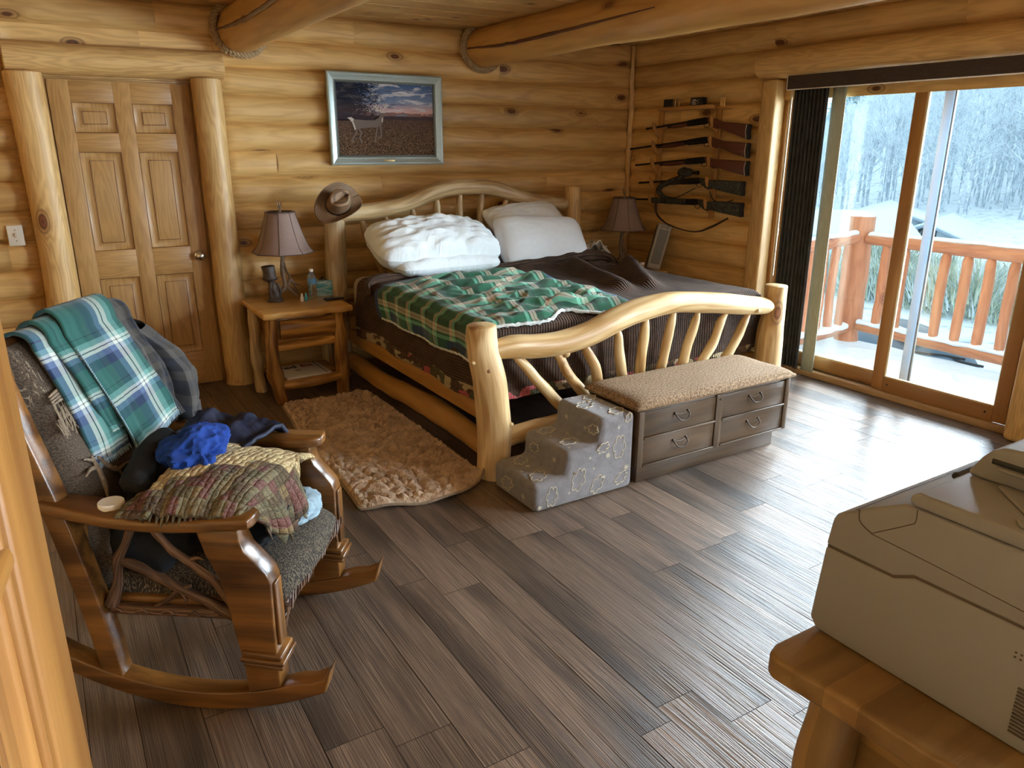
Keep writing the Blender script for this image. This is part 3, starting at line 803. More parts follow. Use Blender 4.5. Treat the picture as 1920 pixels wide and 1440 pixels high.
for yy in (2.19, 2.84):
    p = MB(); p.lathe([(0, 0), (.007, 0), (.006, .002), (0, .002)], (4.785, yy, .10), 10, (0, -PI / 2, 0)); p.build('screw_plug', 'darkbronze', lf, world=True)
leaf(4.865, 2.91, 3.915, 'fixed_leaf')
bx('screen_stile', 'alu', 4.905, 4.93, 2.775, 2.835, .05, 2.03)
bx('screen_stile', 'track', 4.905, 4.925, 2.762, 2.772, .05, 2.03)
# ---------------------------------------------------------------- panel-track blind
bl = thing('panel_track_blind', 'charcoal and sage fabric panel blind stacked at the left of the sliding glass door', 'blind', (4.68, 3.6, 0))
p = MB(); p.box((4.665, 2.78, 2.088), (.012, 2.12, .092), bev=.003, grain='y'); p.box((4.70, 3.835, 2.088), (.07, .012, .092), bev=.003); p.build('valance', 'valance', bl, world=True)
p = MB(); p.box((4.665, 2.78, 2.041), (.016, 2.12, .006), bev=.001); p.box((4.665, 3.843, 2.088), (.014, .004, .092), bev=.001); p.build('valance_edge', 'white', bl, world=True)
p = MB()
def dk(u, v):
    y = 3.80 - .28 * u; return (4.70 + .022 * math.sin(u * 2 * PI * 9) - .012 * (1 - v) * math.sin(u * 7), y - .015 * (1 - v), .06 + 1.98 * v)
p.grid(dk, 110, 12, lambda u, v: (u * .8, 0, v * 2)); p.build('charcoal_panel', 'blinddark', bl, world=True, solid=.004)
p = MB(); p.grid(lambda u, v: (4.735, 3.515 - .105 * u - .01 * (1 - v), .05 + 1.99 * v), 4, 12, lambda u, v: (u * .1, 0, v * 2)); p.build('sage_panel', 'blindlight', bl, world=True, solid=.004)
p = MB(); p.tube([(4.70, 3.825, 2.04), (4.702, 3.828, .72)], .007, n=8); p.lathe([(0, -.03), (.012, -.025), (.012, .02), (0, .03)], (4.70, 3.828, 1.05), 10); p.build('wand', 'cream', bl, world=True)
# ---------------------------------------------------------------- log bed
bed = thing('log_bed', 'peeled log bed frame with curved rails and splayed spindles', 'bed', (2.86, 4.24, 0))
def part(name, mat, fn, par=bed, **k):
    b = MB(); fn(b); return b.build(name, mat, par, world=True, **k)
FY, HY = 3.15, 5.33
def knotbump(b, c, d, r):
    d = V(d).normalized(); b.tube([V(c) - d * .01, V(c) + d * r * .5], [r, r * .75], n=10, cap='round')
def fpl(b):
    b.tube([(1.835, FY, 0), (1.84, FY, .25), (1.815, FY - .003, .50), (1.775, FY, .68), (1.770, FY, .812)], [.086, .088, .086, .079, .074], n=24, seg=36, wob=.10, wf=3)
    knotbump(b, (1.90, FY - .065, .29), (.5, -1, 0), .017); knotbump(b, (1.702, FY - .035, .64), (-1, -.5, 0), .014)
fpo = part('foot_post', 'bedlog', fpl)
part('knot', 'gunwoodknot', lambda b: [b.tube([V((1.79, FY, .60)) + V((-.30, -.95, 0)).normalized() * q1, V((1.79, FY, .60)) + V((-.30, -.95, 0)).normalized() * q2], [rr, rr * .9], n=18, seg=1, cap='round' if rr < .02 else 'flat', sy=1.3) for q1, q2, rr in ((.050, .0795, .024), (.060, .0825, .012))], fpo)
def fpr(b):
    b.tube([(3.905, FY, 0), (3.90, FY, .25), (3.90, FY, .5), (3.915, FY, .65), (3.92, FY, .815)], [.088, .088, .084, .076, .073], n=24, seg=36, wob=.12, wf=4)
part('foot_post', 'bedlog', fpr)
part('head_post', 'bedhead', lambda b: b.tube([(1.79, HY, 0), (1.785, HY, .6), (1.80, HY, 1.17)], [.082, .078, .073], n=24, wob=.06))
part('head_post', 'trim', lambda b: b.tube([(3.90, HY, 0), (3.90, HY, .7), (3.90, HY, 1.33)], [.08, .075, .068], n=20, wob=.08))
fr_ = [(1.835, .682), (1.95, .682), (2.08, .668), (2.24, .665), (2.42, .69), (2.60, .742), (2.79, .782), (3.03, .80), (3.30, .772), (3.6, .730), (3.80, .70), (3.87, .695)]
part('foot_rail', 'bedlog', lambda b: (b.tube([(x, FY - .005, z) for x, z in fr_], [.050, .062, .062, .064, .068, .070, .068, .064, .062, .060, .055, .042], n=22, seg=70, wob=.10, wf=4), knotbump(b, (2.27, FY - .02, .612), (0, -.3, -1), .03), knotbump(b, (3.70, FY - .05, .69), (0, -1, -.3), .022)))
tops = [(1.96, .64), (2.19, .64), (2.40, .66), (2.62, .71), (2.84, .745), (3.04, .75), (3.25, .73), (3.49, .69), (3.69, .67)]
bots = [(2.46, .24), (2.56, .24), (2.64, .24), (2.73, .24), (2.80, .24), (2.95, .24), (3.09, .24), (3.21, .24), (3.43, .24)]
bots = [(2.37, .20), (2.53, .20), (2.62, .20), (2.73, .20), (2.80, .20), (2.94, .20), (3.08, .20), (3.18, .20), (3.38, .20)]
for (a, b_) in zip(tops, bots):
    def sp(b, a=a, b_=b_):
        m = [V((a[0] + (b_[0] - a[0]) * t + RN.uniform(-.01, .01), FY + RN.uniform(-.006, .006), a[1] + (b_[1] - a[1]) * t)) for t in (0, .12, .35, .6, .8, 1)]
        b.tube(m, [.012, .026, .029, .030, .030, .026], n=14, seg=30, wob=.22, wf=9)
    part('foot_spindle', 'bedlog', sp)
part('lower_foot_rail', 'bedlog', lambda b: b.tube([(1.86, FY, .185), (2.1, FY, .205), (2.9, FY, .20), (3.88, FY, .20)], [.05, .056, .06, .055], n=18, wob=.15))
hr_ = [(1.83, 1.185), (1.91, 1.19), (2.1, 1.205), (2.35, 1.24), (2.56, 1.315), (2.72, 1.35), (2.9, 1.355), (3.12, 1.335), (3.34, 1.27), (3.55, 1.225), (3.78, 1.20), (3.83, 1.195)]
part('head_rail', 'bedhead', lambda b: b.tube([(x, HY - .01, z) for x, z in hr_], [.062, .062, .058, .056, .060, .060, .058, .060, .056, .052, .048, .03], n=22, seg=70, wob=.16, wf=4))
ht = [(1.99, 1.15), (2.18, 1.17), (2.40, 1.21), (2.61, 1.29), (2.81, 1.32), (3.01, 1.32), (3.24, 1.26), (3.47, 1.20), (3.68, 1.18)]
hb = [(2.20, .62), (2.36, .62), (2.53, .62), (2.66, .62), (2.81, .62), (2.96, .62), (3.09, .62), (3.26, .62), (3.44, .62)]
for a, b_ in zip(ht, hb):
    def sp(b, a=a, b_=b_):
        m = [V((a[0] + (b_[0] - a[0]) * t + RN.uniform(-.006, .006), HY + RN.uniform(-.005, .005), a[1] + (b_[1] - a[1]) * t)) for t in (0, .08, .2, .5, 1)]
        b.tube(m, [.013, .024, .029, .031, .030], n=14, seg=24, wob=.16, wf=8)
    part('head_spindle', 'bedhead', sp)
part('lower_head_rail', 'bedhead', lambda b: b.tube([(1.82, HY, .60), (2.9, HY, .60), (3.88, HY, .60)], .05, n=14, wob=.1))
for x, s in ((1.83, 1), (3.90, -1)):
    part('lower_side_rail', 'bedrail', lambda b: b.tube([(x, FY + .03, .13), (x + .01 * s, 3.8, .155), (x - .01 * s, 4.5, .135), (x, HY - .05, .13)], [.055, .068, .062, .058], n=20, seg=40, wob=.12))
    part('side_board', 'bedrail', lambda b: b.box((x + s * .015, (FY + HY) / 2, .315), (.055, HY - FY - .12, .10), bev=.02, grain='y', seg=3))
# ---------------------------------------------------------------- mattress
mt = thing('mattress', 'thick mattress with tan side showing at the bed head corner', 'mattress', (2.86, 4.25, .34))
def rbox(b, x0, x1, y0, y1, z0, z1, bev): b.box(((x0 + x1) / 2, (y0 + y1) / 2, (z0 + z1) / 2), (x1 - x0, y1 - y0, z1 - z0), bev=bev, grain='y', seg=5)
part('mattress_body', 'mattress', lambda b: rbox(b, 1.86, 3.86, 3.30, 5.24, .50, .755, .07), mt)
part('box_spring', 'darkbase', lambda b: rbox(b, 1.885, 3.845, 3.31, 5.24, .34, .50, .03), mt)
# ---------------------------------------------------------------- brown spread
EX0, EX1, EY0 = 1.835, 3.90, 3.255
def ridge(x, y, a, b_, w, h):
    A, B = V(a), V(b_); p = V((x, y)); d = B - A; t = max(0, min(1, (p - A).dot(d) / d.length_squared)); q = (p - A - d * t).length
    return h * math.exp(-(q / w) ** 2) * (1 - .3 * t)
def topH(x, y):
    h = .772 + .012 * nz(x * 2.2, y * 2.2, 3) + .010 * abs(nz(x * 7 + 2 * nz(x, y), y * 3, 9))
    h += ridge(x, y, (3.42, 4.62), (3.16, 3.75), .07, .085) + ridge(x, y, (3.80, 4.45), (3.35, 3.70), .065, .09) + ridge(x, y, (3.0, 4.75), (3.75, 4.72), .05, .035)
    h += ridge(x, y, (2.2, 3.45), (2.9, 3.5), .10, .012)
    return h
def spread_pt(u, v):
    """u, v arclength-ish: u from left hem, v from foot hem"""
    r = .055
    a = EX0 - u; c = u - EX1; f = EY0 - v
    # side drop
    def drop(d):
        if d <= -r: return 0, 0
        if d < r * .57 - 0: t = (d + r) / (r * 1.57) * (PI / 2); return r * math.sin(t) - r, r * (1 - math.cos(t))
        return 0, r + (d - r * .57)
    xo = zo = yo = 0
    X, Y = u, v
    if a > -r: o, z = drop(a); X = EX0 + r * 0 - o * 1 - r * 0; X = EX0 - o - 0 ; zo = max(zo, z); X = EX0 - (o)
    if c > -r: o, z = drop(c); X = EX1 + o; zo = max(zo, z)
    if f > -r: o, z = drop(f); Y = EY0 - o; zo = max(zo, z)
    return X, Y, zo
def spread():
    b = MB(); L = .42; U0, U1, V0, V1 = EX0 - L, EX1 + L, EY0 - L - .02, 4.88
    nu, nv = 150, 120
    def fn(u, v):
        uu = U0 + (U1 - U0) * u; vv = V0 + (V1 + .14 * max(0, min(1, (2.0 - uu) / .15)) - V0) * v
        # keep the parameter density even
        X, Y, zo = spread_pt(uu, vv)
        yt = Y; top = topH(min(max(X, EX0), EX1), max(Y, EY0))
        if v > .93: top -= .0
        z = top - zo; z = max(z, top - .41)
        wave = min(1, zo / .2)
        if uu < EX0: X -= wave * (.018 + .016 * math.sin(vv * 9 + 1) + .02 * nz(vv * 3, 5)) * 1.0; X += .0
        if uu > EX1: X += wave * (.012 + .014 * math.sin(vv * 8))
        if vv < EY0: Y += wave * (-.016 - .012 * math.sin(uu * 11) - .012 * nz(uu * 5, 2))
        if vv < EY0: Y = min(max(Y, 3.214), 3.25)
        return (X, Y, z)
    def rp(u, v):
        uu = (U1 - U0) * u; vv = (V1 - V0) * v
        e = min(uu, (U1 - U0) - uu, vv)
        return (uu, vv, e)
    b.grid(fn, nu, nv, rp)
    # turned-back roll at the pillow edge
    b2 = b
    b2.tube([(1.80, 4.74, .70), (1.86, 4.79, .785), (2.3, 4.80, .80), (2.9, 4.79, .80), (3.3, 4.80, .81), (3.7, 4.84, .82), (3.90, 4.80, .79), (3.94, 4.7, .70)], [.02, .032, .03, .03, .04, .045, .04, .02], n=12, seg=60, wob=.5, wf=7)
    return tag(b.build('bedspread', 'knit', None), 'dark brown ribbed bedspread with patchwork hem hanging over the mattress', 'bedspread')
sp_ = spread()
# ---------------------------------------------------------------- green plaid throw on bed
def throw():
    root = thing('plaid_blanket', 'green and cream plaid flannel blanket rumpled across the bed', 'blanket', (2.3, 3.9, .8))
    U0 = EX0 - .17
    def edges(t):   # t along head->foot 0..1 gives right edge x, and y of head / foot edges handled in fn
        return 0
    def fn(u, v, lift=.010):
        # u: 0 left hem .. 1 right edge, v: 0 foot .. 1 head
        xr = 2.86 + .07 * math.sin(v * PI)
        uu = U0 + (xr - U0) * u
        yf = 3.24 + .02 * math.sin(u * 9) + (.10 * math.exp(-((u - .60) / .09) ** 2)) - .0 * u
        yh = 4.50 + .34 * u ** .8 + .02 * math.sin(u * 7)
        vv = yf + (yh - yf) * v
        X, Y, zo = spread_pt(uu, max(vv, EY0 - .0))
        if vv < EY0: Y = vv
        x = min(max(X, EX0), EX1); inside = min(1, max(0, (uu - EX0) / .25))
        top = topH(x, Y) + lift
        q = uu * 1.0 + 3.3 * vv
        f = (.5 + .5 * math.sin(q * 6.5 + 2.2 * nz(uu * 2, vv * 1.2, 5))) ** 2 * .036 + .040 * max(0, nz(uu * 4.5, vv * 9 - uu * 3, 1)) + .018 * (.5 - abs(nz(uu * 6 + 4 * nz(uu, vv), vv * 16, 7))) * 1.6
        env = inside * min(1, (1 - u) * 12 + .15) * min(1, (1 - v) * 10 + .3) * min(1, v * 12 + .25)
        z = top + f * env - zo
        if uu < EX0:
            w = min(1, zo / .12); X -= .022 + .012 * w * math.sin(vv * 14) + .016 * w
        return (X, Y, z)
    b = MB(); b.grid(fn, 130, 150, lambda u, v: (u * 1.25, v * 1.45, 0)); b.build('plaid_face', 'greenplaid', root, world=True, solid=.005)
    # navy lining showing along head and right edges
    b = MB()
    b.grid(lambda u, v: (lambda p: (p[0] + (.05 if True else 0) * (u > .9) * (u - .9) * 10, p[1] + .055 * max(0, (v - .9) * 10), p[2] - .006 + (.004 if v > .95 else 0)))(fn(u, .0 + v, .006)), 80, 80, lambda u, v: (u, v, 0))
    b.build('navy_lining', 'navylining', root, world=True)
    b = MB(); b.tube([V(fn(u / 40, 0)) + V((0, -.006, 0)) for u in range(41)], .009, n=7, seg=120, wob=1.0, wf=60)
    b.tube([V(fn(0, u / 40)) + V((-.002, 0, -.004)) for u in range(41)], .006, n=7, seg=120, wob=1.0, wf=60); b.build('sherpa_hem', 'sherpa', root, world=True)
throw()
# ---------------------------------------------------------------- pillows
def pillow(name, label, mat, c, size, rot, wr=.012, seed=0, pinch=.16, group='white pillows at the bed head'):
    w, d, h = size; Rm = Euler(rot).to_matrix(); b = MB(); n = 44; c = V(c)
    def sgnp(t, p): return math.copysign(abs(t) ** p, t)
    for side in (1, -1):
        def fn(u, v):
            a, e = 2 * u - 1, 2 * v - 1
            k = (max(0, 1 - abs(a) ** 2.6) * max(0, 1 - abs(e) ** 2.6)) ** .45
            rc_ = 1 - .13 * (abs(a) ** 3 * abs(e) ** 3)
            px = rc_ * a * w / 2 * (1 - pinch * .55 * (1 - e * e) * abs(a) ** 2 * .6); py = rc_ * e * d / 2 * (1 - pinch * .55 * (1 - a * a) * 1.0 * abs(e) ** 2)
            z = side * h / 2 * k
            f = wr * (abs(nz(a * 2.2 + seed, e * 3.1, 3)) * 1.2 + .7 * nz(a * 5 + seed, e * 7, 1) + .8 * abs(nz(a * 3 + e * 4, e * 2 - a * 3, seed + 5))) * min(1, k * 1.6)
            z += side * f; z -= .0 * a
            return Rm @ V((px, py, z)) + c
        b.grid((lambda u, v: fn(u, v)) if side > 0 else (lambda u, v: fn(1 - u, v)), n, n, lambda u, v: (u * w + seed, v * d, side))
    # hemmed edge
    return tag(b.build(name, mat, None), label, 'pillow', group)
R_ = math.radians
pillow('pillow', 'white pillow lying flat beneath the big rumpled one, nearest the antler lamp', 'pillowwr', (2.44, 4.98, .865), (.86, .60, .17), (R_(4), 0, 0), .014, 3)
pillow('pillow', 'large rumpled white pillow on top, left side of the headboard', 'pillowwr', (2.41, 4.98, .985), (1.00, .50, .30), (R_(22), R_(1), R_(0)), .024, 1, .10)
pillow('pillow', 'tan pillow tucked between the white pillow stacks', 'pillowtan', (3.02, 5.14, .90), (.50, .42, .16), (R_(42), 0, 0), .012, 9, .16, None)
pillow('pillow', 'white pillow propped behind the smooth one, touching the headboard spindles', 'pillow', (3.33, 5.15, 1.07), (.72, .48, .17), (R_(33), R_(-4), R_(2)), .012, 6)
pillow('pillow', 'smooth white pillow standing in front on the right half of the bed', 'pillow', (3.34, 4.965, .945), (.84, .46, .21), (R_(54), R_(3), R_(-2)), .006, 12)
def sheet():
    b = MB(); b.grid(lambda u, v: (3.58 + .38 * u, 4.86 + .26 * v, .835 + .045 * abs(nz(u * 5, v * 3, 2)) * 2 + .05 * math.sin(u * PI) * (1 - v) + .02 * math.sin(u * 12 + v * 3)), 50, 30, lambda u, v: (u * .5, v * .4, 0))
    return tag(b.build('bed_sheet', 'sheet', None, solid=.006), 'cream sheet bunched beside the smooth white pillow', 'sheet')
sheet()
# ---------------------------------------------------------------- hat on the head post
hat = thing('cowboy_hat', 'striped straw cowboy hat hanging on the left head post of the bed', 'hat', (1.79, 5.20, 1.25))
def hatbuild():
    up = V((-.12, -.88, .46)).normalized(); fx = V((.90, .10, .42)); fx = (fx - up * fx.dot(up)).normalized(); fy = up.cross(fx)
    Rm = Matrix((fx, fy, up)).transposed(); c = V((1.795, 5.21, 1.265))
    b = MB()
    def brim(u, v):
        a = 2 * PI * u; r0 = .078; r1x, r1y = .178, .150
        ri = V((math.cos(a) * .095, math.sin(a) * .077)); ro = V((math.cos(a) * r1x, math.sin(a) * r1y)); p = ri.lerp(ro, v)
        curl = .075 * abs(math.sin(a)) ** 2.2 * v ** 1.6 - .03 * abs(math.cos(a)) ** 3 * v
        return Rm @ V((p.x, p.y * (1 - .16 * abs(math.sin(a)) * v), curl)) + c
    b.grid(brim, 64, 10, lambda u, v: (math.cos(u * 2 * PI), math.sin(u * 2 * PI), v * .1)); br = b.build('brim', 'hat', hat, world=True, solid=.004, offs=0)
    b = MB()
    def crown(u, v):
        a = 2 * PI * u; s = v
        rr = 1 - .20 * s if s < .8 else (.84 * max(0, (1 - s) / .2) ** .6)
        x = math.cos(a) * .095 * rr; y = math.sin(a) * .077 * rr; z = .125 * min(1, s / .85) ** .9
        dent = .042 * math.exp(-(y / .020) ** 2) * (1 if s > .5 else 0) * min(1, max(0, (s - .5) * 3)) * (.4 + .6 * (.095 + x) / .19)
        pin = .016 * math.exp(-((x - .06) / .03) ** 2) * min(1, s * 1.3)
        y -= math.copysign(min(abs(y) * .6, pin), y)
        return Rm @ V((x, y, z - dent)) + c
    b.grid(crown, 64, 26, lambda u, v: (math.cos(u * 6.28) * .1, math.sin(u * 6.28) * .1, v * .12)); b.build('crown', 'hat', hat, world=True)
    b = MB(); b.grid(lambda u, v: Rm @ V((math.cos(2 * PI * u) * .0975 * (1 - .03 * v), math.sin(2 * PI * u) * .0795 * (1 - .03 * v), .003 + .016 * v)) + c, 48, 2); b.build('hat_band', 'leather', hat, world=True, solid=.002)
hatbuild()
# ---------------------------------------------------------------- rug
def rug():
    b = MB()
    x0, x1, y0, y1 = 1.08, 1.795, 3.05, 4.84
    def P(u, v, z):
        a, e = 2 * u - 1, 2 * v - 1
        # rounded corners
        sx = math.copysign(1 - (1 - abs(a)) , a); k = 1 - .05 * (abs(a) * abs(e)) ** 6
        x = x0 + (x1 - x0) * (.5 + .5 * a * k); y = y0 + (y1 - y0) * (.5 + .5 * e * k)
        x += (1 - v) * -.01 + v * .08 * (1 - u) + .02 * math.sin(v * 9) * (1 - u); y += .035 * math.sin(u * 7 + 1) * (1 - v) + .02 * math.sin(u * 9) * v
        if u > .9: x -= max(0, v - .9) * .1
        return V((x, y, z))
    def f(u, v):
        ed = min(u, 1 - u, v, 1 - v); m = min(1, ed * 40)
        q_ = V((u * 12 + .8 * nz(u * 5, v * 11), v * 30 + .8 * nz(u * 5, v * 11, 9), .3)); dv = noise.voronoi(q_)[0]; z = .008 + m * (.012 + .022 * min(1, (dv[1] - dv[0]) * 1.5) ** .7 + .004 * nz(u * 60, v * 140))
        z += .05 * max(0, (u - .86) / .14) ** 2 * max(0, (.10 - v) / .10)   # curled corner
        z += .012 * math.exp(-((v - .0) / .03) ** 2) * math.sin(u * 8) ** 2
        return P(u, v, z)
    b.grid(f, 150, 340, lambda u, v: (u * .75, v * 1.75, 0))
    b.grid(lambda u, v: P(1 - u, v, .0035 + (.05 * max(0, (1 - u - .86) / .14) ** 2 * max(0, (.10 - v) / .10)) + .010 * math.exp(-(v / .03) ** 2) * math.sin((1 - u) * 8) ** 2), 40, 60, mi=1)
    pts = [f(u / 30, 0) - V((0, .004, .0)) for u in range(31)] + [f(1, v / 60) + V((.003, 0, 0)) for v in range(1, 61)] + [f(1 - u / 30, 1) for u in range(1, 31)] + [f(0, 1 - v / 60) - V((.003, 0, 0)) for v in range(1, 61)]
    pts = [V((p.x, p.y, max(p.z, .008))) for p in pts]
    b.tube(pts, .007, n=6, seg=260, mi=1)
    return tag(b.build('rug', ['rug', 'rugback'], None), 'beige shaggy rug with a curled corner lying beside the bed', 'rug')
rug()
# ---------------------------------------------------------------- left nightstand
ns = thing('nightstand', 'rustic honey log nightstand with drawer and shelf between door post and bed', 'nightstand', (1.42, 5.16, 0))
def live_top(b, x0, x1, y0, y1, z, t=.042):
    n = 26; pts = []
    for i in range(n + 1): pts.append((x0 + (x1 - x0) * i / n, y0 + .012 * nz(i * .5, 3) - .008 * math.sin(i * .9)))
    pts += [(x1, y1), (x0, y1)]
    b.prism(pts, t, (0, 0, z - t / 2), bev=.012, grain='x', seg=3)
part('tabletop', 'nighttop', lambda b: live_top(b, 1.125, 1.735, 4.86, 5.52, .62), ns)
part('front_leg', 'night', lambda b: b.tube([(1.215, 4.90, 0), (1.185, 4.915, .18), (1.175, 4.915, .38), (1.195, 4.92, .58)], [.040, .047, .042, .040], n=14, seg=26, wob=.4, wf=9), ns)
part('front_leg', 'night', lambda b: b.tube([(1.645, 4.93, 0), (1.65, 4.93, .3), (1.645, 4.93, .58)], [.044, .047, .043], n=14, seg=20, wob=.2, wf=8), ns)
part('back_leg', 'bedhead', lambda b: b.tube([(1.155, 5.22, 0), (1.140, 5.23, .25), (1.150, 5.25, .45), (1.155, 5.28, .58)], [.036, .040, .036, .034], n=14, seg=26, wob=.4, wf=10), ns)
part('back_leg', 'bedhead', lambda b: b.tube([(1.67, 5.30, 0), (1.665, 5.31, .58)], .038, n=14, seg=14, wob=.2, wf=9), ns)
dr = part('drawer', 'night', lambda b: b.tube([(1.245, 4.935, .49), (1.42, 4.93, .49), (1.61, 4.935, .49)], .066, n=18, seg=10, wob=.10, sy=.6, up=(0, -1, 0)), ns)
part('case', 'night', lambda b: b.box((1.42, 5.11, .48), (.42, .34, .18), bev=.006), ns)
part('apron', 'night', lambda b: b.tube([(1.215, 4.925, .375), (1.62, 4.935, .385)], .030, n=12, seg=8, wob=.25), ns)
part('shelf', 'night', lambda b: (b.box((1.42, 5.08, .140), (.44, .38, .022), bev=.004), b.tube([(1.225, 4.905, .118), (1.42, 4.90, .115), (1.625, 4.91, .128)], [.032, .036, .032], n=12, seg=8, wob=.2)), ns)
# envelope
env = thing('mailing_envelope', 'white cardboard courier envelope lying on the nightstand shelf', 'envelope', (1.405, 5.055, .1515), R_(2))
p = MB(); p.box((0, 0, .007), (.31, .31, .014), bev=.003, grain='x'); eb = p.build('envelope_body', 'paper', env)
def text(s, name, mat, par, loc, size, rot=(0, 0, 0), ext=.0004, sx=1, bold=0):
    cu = bpy.data.curves.new(name, 'FONT'); cu.body = s; cu.size = size; cu.extrude = ext; cu.offset = bold
    t = bpy.data.objects.new('tmp', cu); COL.objects.link(t); bpy.context.view_layer.update()
    me = bpy.data.meshes.new_from_object(t.evaluated_get(bpy.context.evaluated_depsgraph_get())); bpy.data.objects.remove(t)
    me.materials.clear(); me.materials.append(M[mat]); o = bpy.data.objects.new(name, me); COL.objects.link(o); o.parent = par
    o.location = loc; o.rotation_euler = rot; o.scale = (sx, 1, 1); return o
text('Fed', 'printed_logo', 'inkdark', eb, (-.150, .060, .0143), .092, bold=.0022); text('Ex', 'printed_logo', 'inkred', eb, (.012, .060, .0143), .092, bold=.0022)
p = MB(); p.box((.125, .0, .0145), (.006, .30, .0008), bev=0)
for k in range(3): p.box((-.03, .01 - k * .014, .0145), (.04, .004, .0006), bev=0)
p.build('printed_lines', 'inkdark', eb)
# ---------------------------------------------------------------- lamps
def lamp(loc, name_label, sc=1.0, shade_z=.325, rot=0):
    L = thing('table_lamp', name_label, 'lamp', loc, rot)
    b = MB()
    # antler base: two beams crossing and a rising main beam
    b.tube([(-.075, -.03, .012), (-.04, -.015, .05), (.0, 0, .075), (.05, .01, .055), (.10, .02, .010)], [.007, .012, .018, .013, .005], n=10, seg=24, wob=.3, wf=20, cap='round')
    b.tube([(.06, -.07, .01), (.03, -.03, .05), (0, 0, .08), (-.04, .04, .04), (-.06, .06, .012)], [.005, .011, .018, .012, .006], n=10, seg=24, wob=.3, wf=20, cap='round')
    b.tube([(.0, 0, .06), (-.012, 0, .14), (-.018, 0, .22), (-.008, 0, .30), (0, 0, .36)], [.020, .016, .014, .012, .009], n=10, seg=24, wob=.25, wf=20)
    b.tube([(.01, 0, .08), (.03, 0, .13), (.06, .0, .10), (.10, 0, .085)], [.012, .011, .009, .004], n=8, seg=18, wob=.3, wf=20, cap='round')
    b.tube([(.085, -.01, .02), (.04, 0, .13), (.008, 0, .20), (.0, 0, .25)], [.005, .007, .008, .007], n=8, seg=18, wob=.2, cap='round')
    b.tube([(-.01, 0, .29), (.02, -.01, .315), (.035, -.01, .345)], [.010, .008, .003], n=8, seg=10, cap='round')
    b.build('antler_base', 'antler', L)
    s = MB(); prof = []
    for i in range(15):
        t = i / 14; r = .212 - (.212 - .098) * (t ** .62); prof.append((r, shade_z + .275 * t))
    s.lathe(prof, (0, 0, 0), 8, None, 0, False, ph=PI / 8); sh = s.build('lamp_shade', 'shade', L, solid=.003)
    e = MB()
    for k in range(8):
        a = 2 * PI * k / 8 + PI / 8; e.tube([(r * math.cos(a), r * math.sin(a), z) for r, z in prof[::2]], .0022, n=5, seg=20)
    for r, z in (prof[0], prof[-1]):
        e.tube([(r * math.cos(2 * PI * k / 8 + PI / 8), r * math.sin(2 * PI * k / 8 + PI / 8), z) for k in range(9)], .005 if z > .4 else .003, n=6, seg=64) if False else [e.tube([(r * math.cos(2 * PI * k / 8 + PI / 8), r * math.sin(2 * PI * k / 8 + PI / 8), z), (r * math.cos(2 * PI * (k + 1) / 8 + PI / 8), r * math.sin(2 * PI * (k + 1) / 8 + PI / 8), z)], .005 if z > .4 else .0032, n=6, seg=1) for k in range(8)]
    e.build('shade_piping', 'shadetrim', sh)
    h = MB(); h.tube([(0, 0, .35), (0, 0, .61)], .004, n=8)
    for k in range(3):
        a = 2 * PI * k / 3; h.tube([(0, 0, .595), (.098 * math.cos(a), .098 * math.sin(a), .60)], .002, n=5, seg=1)
    h.build('harp', 'darkbronze', L)
    f = MB(); f.tube([(0, 0, .60), (.002, 0, .64), (-.006, 0, .68)], [.008, .006, .002], n=7, cap='round'); f.tube([(0, 0, .625), (.012, 0, .65), (.014, 0, .675)], [.005, .004, .002], n=6, cap='round'); f.tube([(0, 0, .62), (-.018, 0, .66), (-.024, 0, .69)], [.004, .003, .001], n=6, cap='round')
    f.build('antler_finial', 'antler', L)
    bl_ = MB(); bl_.lathe([(0, .38), (.014, .38), (.016, .42), (.03, .46), (.028, .50), (.0, .52)], (0, 0, 0), 14); bl_.build('bulb', 'white', L)
    return L
lamp((1.42, 5.34, .62), 'antler-based table lamp with mauve panelled shade beside the water bottle')
# carved stump figure
st = thing('carved_candle_holder', 'dark carved tree-stump candle holder standing left of the antler lamp', 'candle holder', (1.315, 5.26, .62))
b = MB(); b.lathe([(0, 0), (.055, 0), (.058, .012), (.050, .024), (.040, .034), (.036, .045)], n=20, sy=.9); b.tube([(0, 0, .03), (-.006, 0, .08), (-.012, 0, .13), (-.02, 0, .165)], [.040, .034, .028, .034], n=14, seg=20, wob=.35, wf=30)
b.tube([(.03, -.02, .03), (.034, -.02, .09), (.012, -.02, .135)], [.010, .008, .005], n=8, seg=10, wob=.2); b.tube([(-.03, -.02, .03), (-.035, -.02, .08), (-.02, -.02, .15)], [.012, .010, .008], n=8, seg=10, wob=.4)
b.build('carved_stem', 'stump', st)
b = MB(); b.tube([(-.022, 0, .155), (-.026, 0, .20), (-.03, 0, .245)], [.044, .042, .045], n=18, seg=12, wob=.12, wf=30); b.lathe([(.052, 0), (.056, .004), (.05, .009)], (-.022, 0, .155), 18); b.build('stump_cup', 'stump', st)
# water bottle
wb = thing('water_bottle', 'clear plastic water bottle with blue label on the nightstand', 'bottle', (1.575, 5.24, .62))
b = MB(); pr = [(0, .001), (.026, 0), (.031, .006)]
for i in range(9): pr.append((.031 - .0022 * (i % 2), .012 + i * .010))
pr += [(.0315, .105), (.0315, .140), (.030, .150), (.024, .168), (.014, .184), (.0125, .195)]
b.lathe(pr, n=28); b.build('bottle_body', 'clear', wb)
b = MB(); b.lathe([(.0322, .103), (.0322, .138)], n=28); b.build('bottle_label', 'btllabel', wb)
b = MB(); b.lathe([(.0125, .190), (.0145, .191), (.0145, .207), (.012, .209), (0, .209)], n=20); b.build('bottle_cap', 'white', wb)
b = MB(); b.lathe([(0, .002), (.0285, .003), (.0285, .097), (0, .098)], n=20)
